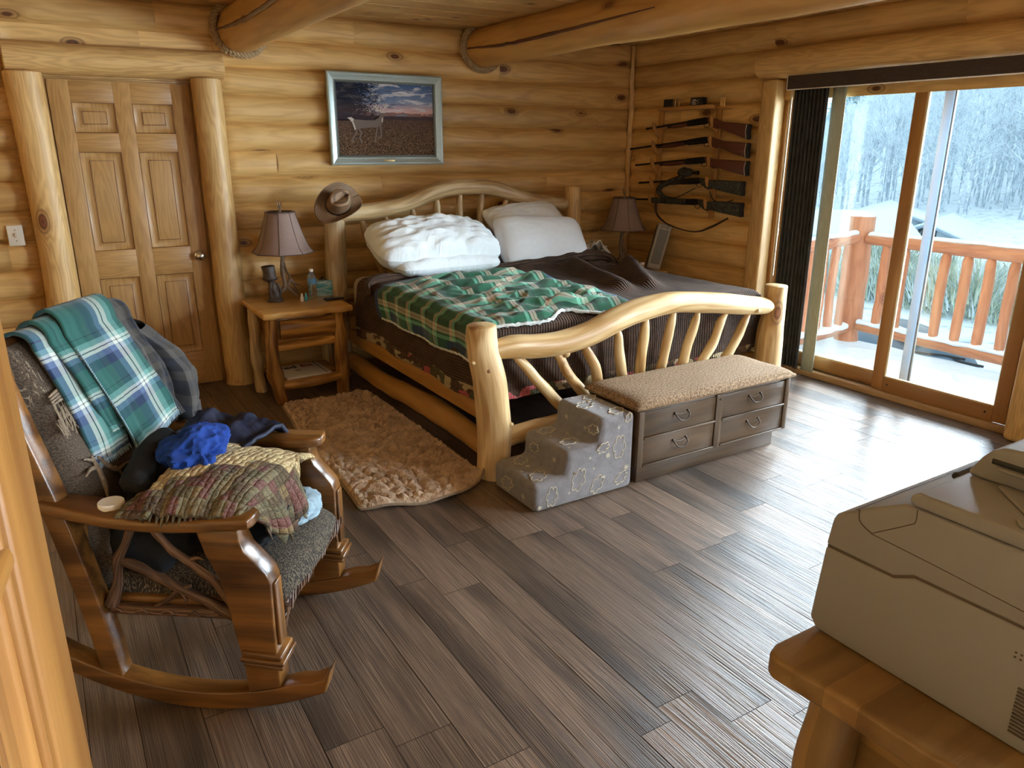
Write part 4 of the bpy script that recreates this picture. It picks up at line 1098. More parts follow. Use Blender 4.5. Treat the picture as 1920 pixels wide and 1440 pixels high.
# tissue box
tb = thing('tissue_box', 'tissue box with a blue sea print behind the water bottle', 'tissue box', (1.68, 5.33, .62), R_(-6))
b = MB(); b.box((0, 0, .055), (.115, .115, .11), bev=.003, grain='z'); b.build('box_body', 'seabox', tb)
b = MB(); b.lathe([(0, 0), (.034, 0), (.034, .0015), (0, .0015)], (0, 0, .1095), 20, sx=1, sy=.7); b.grid(lambda u, v: ((u - .5) * .05, (v - .5) * .03, .111 + .02 * math.sin(u * 3.1) * (1 - abs(v - .5)) + .008 * nz(u * 5, v * 5)), 10, 8); b.build('slot_and_tissue', 'blackplastic', tb)
# phone
b = MB(); b.box((1.685, 5.115, .628), (.135, .062, .012), rot=(0, 0, .05), bev=.005, seg=3); b.box((1.685, 5.115, .6345), (.11, .05, .002), rot=(0, 0, .05), bev=.001)
tag(b.build('phone', 'blackplastic'), 'black phone lying at the front of the nightstand top', 'phone')
# eye drop bottles
for x, y, m, lb in ((1.475, 5.165, 'white', 'tiny white dropper bottle on the nightstand, nearer the lamp'), (1.505, 5.170, 'aqua', 'tiny aqua dropper bottle on the nightstand, nearer the water bottle')):
    r = thing('dropper_bottle', lb, 'dropper bottle', (x, y, .62)); b = MB(); b.lathe([(0, 0), (.011, 0), (.012, .004), (.012, .028), (.008, .034)], n=14, sy=.8); b.build('bottle_body', m, r)
    b = MB(); b.lathe([(.008, .033), (.0085, .036), (.006, .052), (.003, .056), (0, .056)], n=12); b.build('dropper_cap', 'white' if m == 'white' else 'aqua', r)
# ---------------------------------------------------------------- right nightstand
n2 = thing('nightstand', 'pine nightstand in the dark corner beyond the bed, mostly hidden', 'nightstand', (4.36, 5.12, 0))
part('tabletop', 'nighttop', lambda b: live_top(b, 4.05, 4.63, 4.88, 5.50, .62), n2)
for x, y in ((4.12, 4.95), (4.56, 4.95), (4.12, 5.42), (4.56, 5.42)):
    part('leg', 'night', lambda b: b.tube([(x, y, 0), (x, y, .58)], .042, n=12, seg=14, wob=.25, wf=9), n2)
part('drawer', 'night', lambda b: b.box((4.34, 5.18, .49), (.38, .42, .16), bev=.01), n2)
lamp((4.44, 5.30, .62), 'antler-based table lamp with panelled shade in the shadowed corner by the gun rack', shade_z=.33)
# pump bottle
pb = thing('pump_bottle', 'dark pump bottle with white nozzle on the corner nightstand', 'bottle', (4.20, 5.28, .62))
b = MB(); b.lathe([(0, 0), (.028, 0), (.030, .006), (.030, .11), (.022, .125), (.014, .13)], n=18); b.build('bottle_body', 'pump', pb)
b = MB(); b.lathe([(.014, .128), (.015, .13), (.015, .150), (.006, .154), (.005, .185), (.010, .188), (.010, .196), (0, .198)], n=14); b.tube([(0, 0, .192), (.035, -.01, .194), (.042, -.012, .186)], .0045, n=8); b.build('pump_nozzle', 'white', pb)
# pill bottles
for i, (x, y, h, r, lb) in enumerate(((4.355, 5.02, .085, .024, 'tallest white pill bottle in the cluster on the corner nightstand'), (4.30, 5.05, .07, .026, 'wide white pill bottle, leftmost full-size one in the cluster'), (4.24, 5.045, .035, .014, 'very small white pill bottle left of the others'), (4.385, 4.955, .07, .020, 'white capped pill bottle with pale label nearest the beige appliance'), (4.345, 4.965, .045, .012, 'small white bottle in front of the tallest pill bottle'))):
    r_ = thing('pill_bottle', lb, 'pill bottle', (x, y, .632)); b = MB(); b.lathe([(0, 0), (r, 0), (r, h * .72), (r * .85, h * .75)], n=16); b.build('bottle_body', 'white' if i != 3 else 'fanbeige', r_)
    b = MB(); b.lathe([(r * .9, h * .74), (r * .95, h * .75), (r * .95, h), (0, h)], n=16); b.build('bottle_cap', 'white', r_)
b = MB(); b.prism([(-.15, -.09), (.15, -.09), (.15, .09), (-.15, .09)], .012, (4.32, 5.0, .626), bev=.004); tag(b.build('tray', 'blackplastic'), 'dark tray under the pill bottles', 'tray')
# slim appliance
fa = thing('air_purifier', 'slim beige and navy upright appliance leaning beside the corner lamp', 'air purifier', (4.56, 5.02, .62), R_(-32))
tl = Euler((R_(0), R_(13), 0)).to_matrix()
def slab(b, w, d, h, c, bev, seg=5): b.box(tl @ V(c), (w, d, h), rot=tl, bev=bev, seg=seg, grain='z')
b = MB(); slab(b, .115, .085, .395, (-.0, .035, .20), .028); b.build('rear_body', 'fandark', fa)
b = MB(); slab(b, .125, .035, .405, (-.0, -.022, .205), .016); fb = b.build('front_shell', 'fanbeige', fa)
b = MB(); slab(b, .080, .006, .30, (.0, -.041, .205), .002)
for k in range(4): slab(b, .008, .008, .03, (-.027 + k * .018, -.041, .383), .001)
b.build('front_grille', 'fangrille', fb)
# ---------------------------------------------------------------- blanket chest
ch = thing('storage_bench', 'dark walnut storage bench with boucle cushion at the foot of the bed', 'bench', (2.935, 2.85, 0))
X0, X1, Y0, Y1 = 2.375, 3.495, 2.655, 3.035
part('cabinet_body', 'chest', lambda b: b.box(((X0 + X1) / 2, (Y0 + Y1) / 2, .25), (X1 - X0, Y1 - Y0, .30), bev=.004), ch)
part('plinth', 'chest', lambda b: b.box(((X0 + X1) / 2 - .01, (Y0 + Y1) / 2 + .012, .05), (X1 - X0 - .09, Y1 - Y0 - .03, .10), bev=.003), ch)
part('lid', 'chest', lambda b: b.box(((X0 + X1) / 2, (Y0 + Y1) / 2, .407), (X1 - X0 + .02, Y1 - Y0 + .02, .014), bev=.004), ch)
def cush(b):
    def fn(u, v):
        a, e = 2 * u - 1, 2 * v - 1; w = (X1 - X0 + .055) / 2; d = (Y1 - Y0 + .06) / 2
        k = (1 - abs(a) ** 14) * (1 - abs(e) ** 8)
        return ((X0 + X1) / 2 + a * w, (Y0 + Y1) / 2 + e * d, .416 + .048 * max(0, k) ** .5 + .004 * nz(u * 5, v * 3))
    b.grid(fn, 70, 40, lambda u, v: (u * 1.2, v * .45, 0)); b.box(((X0 + X1) / 2, (Y0 + Y1) / 2, .422), (X1 - X0 + .055, Y1 - Y0 + .06, .018), bev=.008)
part('cushion', 'cushion', cush, ch)
mid = (X0 + X1) / 2
fy = Y0 - .002
def strip(b, x0, x1, z0, z1, d=.012): b.box(((x0 + x1) / 2, fy - d / 2 + .004, (z0 + z1) / 2), (x1 - x0, d, z1 - z0), bev=.002, grain='x' if x1 - x0 > z1 - z0 else 'z')
for q0, q1 in ((X0, X0 + .035), (X1 - .035, X1), (mid - .024, mid + .024)): part('face_stile', 'chest', lambda b: strip(b, q0, q1, .10, .40, .016), ch)
for sx0, sx1 in ((X0 + .037, mid - .026), (mid + .026, X1 - .037)):
    for z0, z1 in ((.112, .245), (.26, .392)):
        d_ = part('drawer_front', 'chest', lambda b: (strip(b, sx0, sx1, z0, z1, .010), strip(b, sx0, sx1, z0 - .010, z0 - .001, .020)), ch)
        cx = (sx0 + sx1) / 2; cz = (z0 + z1) / 2 + .015
        def hd(b):
            b.tube([(cx - .045, fy - .008, cz + .012), (cx - .043, fy - .026, cz - .002), (cx - .025, fy - .032, cz - .020), (cx, fy - .034, cz - .026), (cx + .025, fy - .032, cz - .020), (cx + .043, fy - .026, cz - .002), (cx + .045, fy - .008, cz + .012)], .0035, n=8, seg=36)
            for s in (-1, 1): b.lathe([(0, 0), (.009, 0), (.007, .008), (0, .012)], (cx + s * .045, fy - .004, cz + .012), 12, (PI / 2, 0, 0))
            b.tube([(cx - .045, fy - .010, cz + .012), (cx, fy - .012, cz + .002), (cx + .045, fy - .010, cz + .012)], .002, n=6, seg=12)
        part('handle', 'darkbronze', hd, d_)
part('lock', 'darkbronze', lambda b: b.lathe([(0, 0), (.006, 0), (.005, .003), (0, .003)], (mid, fy - .014, .375), 10, (PI / 2, 0, 0)), ch)
# ---------------------------------------------------------------- pet steps
def steps():
    prof = [(-.30, 0), (.30, 0), (.30, .405), (.085, .405), (.070, .275), (-.115, .270), (-.125, .150), (-.30, .145)]
    b = MB(); cx, cy = 2.065, 2.845
    bm = bmesh.new(); vs = [bm.verts.new((x, -.19, z)) for x, z in prof]; f = bm.faces.new(vs)
    ex = bmesh.ops.extrude_face_region(bm, geom=[f])
    for e in ex['geom']:
        if isinstance(e, bmesh.types.BMVert): e.co.y += .38
    bmesh.ops.recalc_face_normals(bm, faces=bm.faces[:])
    es = [e for e in bm.edges if len(e.link_faces) == 2 and e.calc_face_angle(0) > .5]
    bmesh.ops.bevel(bm, geom=es, offset=.034, segments=5, affect='EDGES', profile=.5)
    bmesh.ops.triangulate(bm, faces=[f for f in bm.faces if len(f.verts) > 4])
    b.bm(bm, (cx, cy, 0), None, 'x', 0)
    R = random.Random(4)
    def surf(face, s, t):   # returns point and two tangents
        if face == 'front': return V((cx + s, cy - .1915, t)), V((1, 0, 0)), V((0, 0, 1))
        z0 = t
    def cloud(o, e1, e2, sz, rot):
        pts = []; lob = 6
        c_, s_ = math.cos(rot), math.sin(rot)
        for i in range(lob * 10 + 1):
            a = 2 * PI * i / (lob * 10); r = 1.15 * sz * (.80 + .42 * abs(math.sin(a * lob / 2)) ** .7) ; x, y = r * math.cos(a), r * .62 * math.sin(a)
            pts.append(o + e1 * (x * c_ - y * s_) + e2 * (x * s_ + y * c_))
        b.tube(pts, .0028, n=5, seg=lob * 10, cap=None, mi=1)
    def star(o, e1, e2, sz):
        nn = e1.cross(e2) * .0015; k = 8
        vs = [o + nn]
        for i in range(2 * k):
            r = sz if i % 2 == 0 else sz * .38; a = PI * i / k; vs.append(o + e1 * r * math.cos(a) + e2 * r * math.sin(a) + nn)
        b.add(vs, [[0, 1 + i, 1 + (i + 1) % (2 * k)] for i in range(2 * k)], [(v.x, v.y, v.z) for v in vs], 1, .5, False)
    EX, EY, EZ = V((1, 0, 0)), V((0, 1, 0)), V((0, 0, 1)); yf = cy - .1905
    for s, t, z, r in ((-.20, .07, .038, 1.4), (-.045, .12, .045, 1.2), (.07, .07, .038, .9), (.20, .24, .045, 1.5), (.22, .07, .032, .6), (.10, .255, .028, .4), (.25, .385, .02, 1)): cloud(V((cx + s, yf, t)), EX, EZ, z, r)
    for s, t, z in ((-.10, .065, .009), (.02, .22, .010), (.13, .21, .020), (.11, .10, .013), (.25, .12, .022), (.19, .345, .012), (-.27, .03, .016), (.045, .16, .008)): star(V((cx + s, yf - .0012, t)), EX, EZ, z)
    # treads
    for s, t, z in ((-.22, -.10, .045), (-.19, .10, .040),): cloud(V((cx + s, cy + t, .1475)), EX, EY, z, .8)
    for s, t, z in ((-.26, -.02, .010), (-.20, .02, .018), (-.25, -.14, .012), (-.15, -.14, .014)): star(V((cx + s, cy + t, .1475)), EX, EY, z)
    for s, t, z in ((-.02, -.07, .040), (-.03, .11, .040)): cloud(V((cx + s, cy + t, .2735)), EX, EY, z, .2)
    for s, t, z in ((.035, .02, .012), (-.06, .03, .010), (-.07, -.14, .010)): star(V((cx + s, cy + t, .274)), EX, EY, z)
    for s, t, z in ((.14, .02, .045), (.23, .10, .035), (.22, -.13, .040)): cloud(V((cx + s, cy + t, .4075)), EX, EY, z, .5)
    for s, t, z in ((.18, -.06, .010), (.15, .14, .012), (.25, .02, .014)): star(V((cx + s, cy + t, .408)), EX, EY, z)
    # risers (facing -x)
    for (xx, zz, t) in ((cx + .075, .34, .08), (cx - .122, .21, -.10)):
        nx = V((0, -1, 0)); star(V((xx - .003, cy + t, zz)), nx, EZ, .020); star(V((xx - .003, cy + t - .16, zz - .01)), nx, EZ, .012)
        cloud(V((xx - .002, cy + t - .22 if t > 0 else cy + .08, zz)), nx, EZ, .03, .3)
    cloud(V((cx - .302, cy + .05, .07)), V((0, -1, 0)), EZ, .04, .4); star(V((cx - .303, cy - .10, .06)), V((0, -1, 0)), EZ, .02)
    return tag(b.build('pet_steps', ['plush', 'plushline']), 'grey plush pet steps printed with clouds and stars against the bed post', 'pet steps')
steps()
# ---------------------------------------------------------------- rocking chair
CH = (.605, 2.236, 0); RZ = R_(-36)
rc = thing('rocking_chair', 'dark oak rocking chair with wildlife tapestry cushion and twig sides', 'rocking chair', CH, RZ)
RW = Matrix(((1, 0, 0), (0, 0, -1), (0, 1, 0)))     # prism plane xy -> forward/up, thickness sideways
def cp(name, mat, fn, par=rc, **k):
    b = MB(); fn(b); return b.build(name, mat, par, **k)
def rockpoly():
    lo = []; hi = []
    for i in range(25):
        w = -.86 + .99 * i / 24; z = .60 * (w + .24) ** 2
        lo.append((w, z + .002)); hi.append((w, z + .062 - .012 * (i > 22)))
    return lo + [(.150, .165)] + [(q[0], q[1]) for q in hi[::-1]]
for s in (-1, 1):
    cp('rocker', 'oak', lambda b: b.prism(rockpoly(), .066, (0, s * .305, 0), RW, bev=.006))
    leg = [(-.105, .075), (-.005, .10), (-.005, .30), (-.002, .455), (-.012, .485), (-.040, .520), (-.070, .555), (-.082, .59), (-.082, .622), (-.205, .622), (-.185, .54), (-.150, .46), (-.140, .40), (-.125, .28), (-.108, .17)]
    fl_ = cp('front_leg', 'oak', lambda b: b.prism(leg, .078, (0, s * .305, 0), RW, bev=.005))
    cp('leg_moulding', 'oak', lambda b: (b.box((-.048, s * .305, .215), (.120, .100, .018), rot=(0, .10, 0), bev=.005), b.box((-.046, s * .305, .198), (.132, .112, .016), rot=(0, .10, 0), bev=.005), b.box((-.046, s * .305, .180), (.120, .100, .014), rot=(0, .10, 0), bev=.005)), fl_)
    cp('raised_panel', 'oak', lambda b: b.box((.0, s * .305, .345), (.012, .050, .21), bev=.004, grain='z'), fl_)
    # arm
    def arm(b):
        n = 22; o = []; i_ = []
        for k in range(n + 1):
            t = k / n; w = -.66 + .59 * t
            o.append((w, s * (.352 + .022 * math.sin(t * PI) + .0 * t))); i_.append((w, s * (.265 - .010 * math.sin(t * PI) - (.012 if t > .8 else 0))))
        poly = o + [(-.048, s * .35), (-.040, s * .325), (-.040, s * .280)] + i_[::-1]
        if s < 0: poly = poly[::-1]
        bm = bmesh.new(); vs = [bm.verts.new((x, y, 0)) for x, y in poly]; f = bm.faces.new(vs); ex = bmesh.ops.extrude_face_region(bm, geom=[f])
        for e in ex['geom']:
            if isinstance(e, bmesh.types.BMVert): e.co.z += .036
        bmesh.ops.recalc_face_normals(bm, faces=bm.faces[:])
        es = [e for e in bm.edges if len(e.link_faces) == 2 and e.calc_face_angle(0) > .6 and abs(e.verts[0].co.z - e.verts[1].co.z) < .01]
        bmesh.ops.bevel(bm, geom=es, offset=.010, segments=3, affect='EDGES', profile=.5)
        for v in bm.verts:
            t = (v.co.x + .66) / .6; v.co.z += .655 - .028 * t - .020 * math.sin(max(0, min(1, t)) * PI)
        b.bm(bm, (0, 0, 0), None, 'x')
    cp('armrest', 'oak', arm)
    post = [(-.565, .075), (-.500, .080), (-.515, .22), (-.545, .40), (-.585, .60), (-.640, .80), (-.700, 1.02), (-.730, 1.13), (-.785, 1.11), (-.755, .98), (-.700, .78), (-.650, .60), (-.610, .40), (-.580, .22)]
    cp('back_post', 'oak', lambda b: b.prism(post, .060, (0, s * .305, 0), RW, bev=.005))
    cp('side_rail', 'twig', lambda b: (b.box((-.32, s * .29, .318), (.42, .035, .032), bev=.01, grain='x'), [b.tube([(-.52 + .04 * k, s * .29 - .018, .318), (-.50 + .04 * k, s * .29 - .020, .326 - .01 * (k % 2)), (-.485 + .04 * k, s * .29 - .018, .315)], .004, n=5, seg=6, cap='round') for k in range(10)]))
    def twigs(b):
        u = s * .30
        b.tube([(-.41, u, .63), (-.435, u, .56), (-.475, u, .49), (-.49, u, .42), (-.518, u, .335)], [.010, .012, .015, .013, .022], n=9, seg=30, wob=.35, wf=22)
        b.tube([(-.485, u, .475), (-.44, u, .478), (-.36, u, .435), (-.25, u, .375), (-.135, u, .315)], [.010, .014, .015, .014, .020], n=9, seg=34, wob=.3, wf=22)
        b.tube([(-.37, u, .62), (-.32, u, .545), (-.255, u, .485), (-.19, u, .43), (-.13, u, .345)], [.012, .012, .014, .014, .020], n=9, seg=34, wob=.3, wf=22)
        b.tube([(-.265, u, .49), (-.235, u, .505), (-.215, u, .50)], [.009, .006, .002], n=6, seg=8, cap='round')
        b.tube([(-.385, u, .335), (-.34, u, .36), (-.30, u, .395), (-.265, u, .41)], [.004, .009, .010, .005], n=8, seg=18, wob=.3, cap='round')
        b.tube([(-.30, u, .39), (-.285, u, .36), (-.29, u, .345)], [.006, .004, .002], n=6, seg=8, cap='round')
    cp('twig_panel', 'twig', twigs)
def seat(b):
    def fn(u, v):
        a, e = 2 * u - 1, 2 * v - 1; k = max(0, (1 - abs(a) ** 6) * (1 - abs(e) ** 8)) ** .5
        w = -.29 + e * .29 + .030 * (1 - a * a) * (v > .5) * (v - .5) * 2
        return (w, a * .262, .352 + .085 * k + .018 * (1 - e * e) * (1 - a * a))
    b.grid(fn, 44, 44, lambda u, v: (u * .54, v * .58, 0))
cp('seat_cushion', 'seatfab', seat)
cp('seat_base', 'oak', lambda b: b.box((-.28, 0, .325), (.50, .56, .055), bev=.01))
def frontrail(b):
    b.box((-.005, 0, .335), (.030, .53, .030), bev=.01, grain='y')
    for k in range(22): b.tube([(.010 + .01 * math.cos(k), -.26 + .024 * k, .322), (.018, -.25 + .024 * k, .336), (.014, -.232 + .024 * k, .352)], [.003, .005, .003], n=5, seg=8, cap='round')
    for s in (-1, 1):
        for q in range(3): b.tube([(.0, s * (.255 - .012 * q), .345 - .012 * q), (-.002, s * (.245 - .01 * q), .30), (-.004, s * .262, .255 + .02 * q)], [.004, .005, .003], n=6, seg=12, cap='round')
cp('front_rail', 'twig', frontrail)
cp('top_rail', 'oak', lambda b: b.box((-.745, 0, 1.075), (.035, .56, .12), rot=(0, -.26, 0), bev=.01, grain='y'))
cp('lower_back_rail', 'oak', lambda b: b.box((-.60, 0, .55), (.03, .56, .06), bev=.006, grain='y'))
def bk(z): return -.535 - .26 * (z - .45)      # front face of the back cushion
def backc(b):
    def fn(u, v):
        a, e = 2 * u - 1, 2 * v - 1; k = max(0, (1 - abs(a) ** 7) * (1 - abs(e) ** 9)) ** .5; z = .36 + .76 * v
        return (bk(z) - .045 + .065 * k + .012 * math.sin(v * PI), a * .262, z)
    b.grid(fn, 40, 60, lambda u, v: (u * .54 + 3, v * .68 + 1, 0))
    b.grid(lambda u, v: (bk(.36 + .76 * v) - .06, (1 - 2 * u) * .262, .36 + .76 * v), 4, 8, lambda u, v: (u, v, 0))
bc = cp('back_cushion', 'tapestry', backc)
def motif(b):
    def P(u, z): return (bk(z) + .026 + .012 * math.sin((z - .44) / .68 * PI) * 1, u, z)
    def st(pts, r): b.tube([P(*p) for p in pts], r, n=6, seg=4 * len(pts), cap='round')
    # antler shapes woven low on the cushion
    st([(-.195, .63), (-.185, .67), (-.185, .72), (-.19, .765)], [.003, .008, .008, .004]); st([(-.187, .73), (-.215, .735), (-.245, .725)], [.007, .006, .002]); st([(-.188, .75), (-.21, .765), (-.225, .77)], [.005, .004, .002])
    st([(-.165, .755), (-.14, .715), (-.11, .69), (-.06, .69)], [.004, .008, .007, .003]); st([(-.115, .70), (-.10, .675), (-.095, .66)], [.006, .004, .002]); st([(-.06, .69), (-.03, .68), (-.02, .64), (-.025, .61)], [.003, .004, .004, .002])
def motif3(b):
    def P(u, z): return (bk(z) + .026 + .012 * math.sin((z - .44) / .68 * PI) * 1, u, z)
    def st(pts, r): b.tube([P(*p) for p in pts], r, n=6, seg=4 * len(pts), cap='round')
    st([(.20, .74), (.19, .70), (.17, .67)], [.003, .006, .004]); st([(.19, .72), (.215, .69)], [.004, .002]); st([(.12, .68), (.10, .64), (.12, .61)], [.003, .004, .002])
def motif2(b):
    def P(u, z): return (bk(z) + .026 + .012 * math.sin((z - .44) / .68 * PI) * 1, u, z)
    def st(pts, r): b.tube([P(*p) for p in pts], r, n=6, seg=4 * len(pts), cap='round')
    R = random.Random(3)
    [st([(-.245, .945 + q * .008), (-.20, .95 + q * .009), (-.16, .945 + q * .008)], [.003, .005, .004]) for q in range(4)]; st([(-.165, .965), (-.145, .99), (-.14, 1.02)], [.005, .004, .003]); st([(-.24, .95), (-.24, .91)], [.003, .002]); st([(-.17, .95), (-.168, .91)], [.003, .002]); st([(-.14, 1.02), (-.155, 1.05)], [.002, .001]); st([(-.14, 1.02), (-.13, 1.055)], [.002, .001])
    for k in range(80):
        u = -.255 + k * .0030 % .16; z = .875 + R.uniform(-.03, .03); st([(u, z), (u + R.uniform(-.012, .012), z + R.uniform(.02, .055))], [.0018, .001])
cp('woven_antler_motif', 'antlerprint', motif, bc); cp('woven_antler_motif', 'antlerprint', motif3, bc); cp('woven_grass_motif', 'antlerprint', motif2, bc)
# ---------------------------------------------------------------- things on the chair
def drape(top, bot, wid_t, wid_b, zt, zb, off, back=.25, nu=26, nv=70, fold=.010, seed=0, sway=0):
    """cloth over the chair back: left edge u at the top / bottom, widths, heights"""
    def fn(u, v):
        # v 0 front bottom .. 0.72 top .. 1 behind
        if v < .68:
            t = v / .68; z = zb + (zt - .03 - zb) * t; w = bk(z) + .035 + off + .012 * math.sin(t * PI)
        elif v < .80:
            t = (v - .68) / .12; a = t * PI; cz = zt - .03; w = bk(cz) + .035 + off - .055 * (1 - math.cos(a)) - .0; z = cz + (.045 + off) * math.sin(a)
            t = 1
        else:
            t = 1; q = (v - .80) / .20; z = zt - .03 - back * q; w = bk(zt) - .080 - off
        le = bot + (top - bot) * t; wd = wid_b + (wid_t - wid_b) * t
        uu = le + wd * u
        w += fold * (nz(u * 3 + seed, v * 4) + .6 * nz(u * 9 + seed, v * 3)) * (1 - .4 * t) + sway * math.sin(u * 6)
        return (w, uu, z)
    return fn
bk1 = thing('teal_plaid_blanket', 'teal navy and white plaid fleece blanket folded over the rocking chair back', 'blanket', CH, RZ)
b = MB(); b.grid(drape(-.225, -.17, .22, .16, 1.135, .735, .002, .3, seed=4), 26, 80, lambda u, v: (u * .22 + .43, v * .95 + .10, 0)); b.build('under_fold', 'tealplaid', bk1, solid=.010)
b = MB(); b.grid(drape(-.17, -.075, .14, .09, 1.14, .80, .018, .3, seed=9), 20, 80, lambda u, v: (u * .14 + .55, v * .95 + .42, 0)); b.build('middle_fold', 'tealplaid', bk1, solid=.012)
b = MB(); F_ = drape(-.115, -.015, .255, .262, 1.15, .715, .030, .3, seed=2)
def ff(u, v):
    p = V(F_(u, v)); 
    if v < .68: p.z += .045 * u * (1 - v / .68)
    return p
b.grid(ff, 40, 90, lambda u, v: (u * .30 - .02, v * .98 + .13, 0)); b.build('top_fold', 'tealplaid', bk1, solid=.010)
b = MB()
for k in range(34):
    p = ff(k / 33, 0); b.tube([p, p + V((.004, RN.uniform(-.004, .004), -.016))], [.0035, .0015], n=5, seg=2, cap='round')
b.build('top_fringe', 'ltblue', bk1); b = MB()
for k in range(22):
    p = V(drape(-.225, -.17, .22, .16, 1.135, .735, .002, .3, seed=4)(k / 21, 0)); b.tube([p, p + V((.004, RN.uniform(-.004, .004), -.016))], [.0035, .0015], n=5, seg=2, cap='round')
b.build('under_fringe', 'ltblue', bk1); b = MB()
for k in range(50):
    p = ff(0, .01 + k / 50 * .6); b.tube([p, p + V((.004, -.005, -.003))], [.003, .0015], n=4, seg=2)
b.build('blanket_stitching', 'ltblue', bk1)
sh = thing('flannel_shirt', 'dark grey checked flannel shirt slung over the far side of the rocking chair back', 'shirt', CH, RZ)
G_ = drape(.095, .20, .25, .20, 1.135, .72, .010, .35, seed=14, fold=.022)
def gg(u, v):
    p = V(G_(u, v)); q = max(0, (u - .55) / .45)
    p.x += -.10 * q * q; p.z -= .12 * q * q * (v > .3) + .0 ; p.x += .012 * abs(nz(u * 8, v * 7, 2)); return p
b = MB(); b.grid(gg, 50, 90, lambda u, v: (u * .30 + .1, v * 1.0, 0)); b.build('shirt_body', 'flannel', sh, solid=.008)
b = MB(); slp = spline([(-.70, .30, 1.06), (-.66, .375, .97), (-.62, .41, .88), (-.60, .40, .79), (-.58, .375, .70)], 40)
def slv(u, v):
    p = slp[min(40, int(v * 40 + .5))]; r = .045 + .018 * math.sin(v * PI); a = 2 * PI * u; k = 1 + .22 * nz(math.cos(a) * 1.2, math.sin(a) * 1.2, v * 6) + .12 * abs(nz(math.cos(a) * 2, v * 16, 4))
    return p + V((math.cos(a) * r * k, math.sin(a) * r * k, -.02 * math.cos(a)))
b.grid(slv, 28, 40, lambda u, v: (u * .34, v * .44, 0)); b.build('sleeve', 'flannel', sh)
b = MB(); b.tube([(-.59, .405, .735), (-.575, .385, .68)], [.050, .046], n=16, seg=6, wob=.1); b.build('cuff', 'flannel', sh)
def heap(b, c, r, fold=.25, seed=0, n=40, sc=2.2, floor=None, creases=1.0):
    def fn(u, v):
        a = 2 * PI * u; p_ = PI * v - PI / 2; d = V((math.cos(p_) * math.cos(a), math.cos(p_) * math.sin(a), math.sin(p_)))
        q = d * sc + V((seed, seed * 2, 0)); k = 1 + fold * (nz(q.x, q.y, q.z) + creases * .8 * (.35 - abs(nz(q.x * 2.1 + 5, q.y * 2.1, q.z * 2.1))))
        p = V((c[0] + d.x * r[0] * k, c[1] + d.y * r[1] * k, c[2] + d.z * r[2] * k))
        if floor is not None and p.z < floor: p.z = floor
        return p
    b.grid(lambda u, v: fn(u, v), n * 2, n, lambda u, v: (u * 1.2, v * .6, 0))
ch1 = thing('black_trousers', 'black clothing heaped on the rocking chair seat under the quilt', 'clothing', CH, RZ)
b = MB(); heap(b, (-.36, -.08, .56), (.17, .165, .15), .22, 3, floor=.452); heap(b, (-.20, -.02, .52), (.16, .20, .10), .2, 8, floor=.45); heap(b, (-.44, -.19, .50), (.12, .07, .13), .2, 5, n=24)
b.tube([(-.46, .02, .74), (-.47, -.08, .72), (-.44, -.19, .70), (-.40, -.235, .69)], [.045, .055, .05, .03], n=14, seg=40, wob=.4, wf=9, cap='round'); b.build('folded_cloth', 'blackcloth', ch1)
nj = thing('navy_jacket', 'navy jacket lying over the far armrest of the rocking chair', 'jacket', CH, RZ)
b = MB()
def nj_(u, v):
    w = -.50 + .33 * u; uu = .06 + .28 * v + .02 * math.sin(u * 5)
    z = .70 + .03 * math.sin(v * 2.2) - .02 * (1 - v) - .015 * u + .030 * nz(u * 4, v * 4, 5) + .015 * abs(nz(u * 9, v * 5))
    if v > .9: z -= (v - .9) * .5
    return (w - .10 * (1 - v) * u, uu, z)
b.grid(nj_, 50, 40, lambda u, v: (u * .4, v * .35, 0)); b.build('jacket_body', 'navycloth', nj, solid=.014)
bt = thing('blue_cloth', 'royal blue crumpled garment lying on top of the quilt on the chair', 'clothing', CH, RZ)
b = MB(); heap(b, (-.335, -.045, .735), (.085, .130, .062), .30, 21, n=48, sc=1.5, creases=1.3); heap(b, (-.375, .065, .735), (.055, .07, .045), .3, 31, n=30, sc=1.4, creases=1.3); heap(b, (-.275, -.125, .705), (.04, .035, .055), .3, 41, n=24, sc=2.4, creases=1.5)
b.build('crumpled_cloth', 'bluecloth', bt)
lb_ = thing('pale_blue_shirt', 'pale blue garment poking out below the quilt on the chair seat', 'clothing', CH, RZ)
b = MB(); heap(b, (-.085, .11, .468), (.075, .11, .034), .25, 51, n=36, sc=1.4, floor=.448, creases=1.5); b.build('crumpled_cloth', 'ltblue', lb_)
qt = thing('patchwork_quilt', 'folded log cabin patchwork quilt with cream side, draped over the near armrest', 'quilt', CH, RZ)
def quilt(u, v):
    # u 0 near arm .. 1 far ; v 0 back .. 1 front
    nb, fb, ff_, nf = V((-.35, -.375, .688)), V((-.36, .09, .70)), V((-.085, .275, .585)), V((-.09, -.33, .655))
    p = nb * (1 - u) * (1 - v) + fb * u * (1 - v) + ff_ * u * v + nf * (1 - u) * v
    p.z += .060 * max(0, math.sin(PI * min(1, u ** .85))) ** .8 * math.sin(PI * (.12 + v * .62)) + .008 * nz(u * 5, v * 5, 3)
    return p
def qf(u, v):
    if v <= .72:
        p = quilt(u, v / .72)
    else:
        t = (v - .72) / .28; p = quilt(u, 1); dr = .17 * math.sin(PI * min(1, max(0, u * 1.35 - .02))) ** .8 * (u < .76) + 0
        p.x += .055 * math.sin(t * PI / 2) * min(1, dr * 10); p.z -= dr * t; p.y += .03 * t * (.4 - u)
        p.x += .02 * math.sin(u * 26) * t
    if u < .16:
        q = (.16 - u) / .16; p.z -= .015 * q * q; p.z += .010 * abs(math.sin(v * 18)) * q
    p.z += .004 * nz(u * 20, v * 20, 6)
    return p
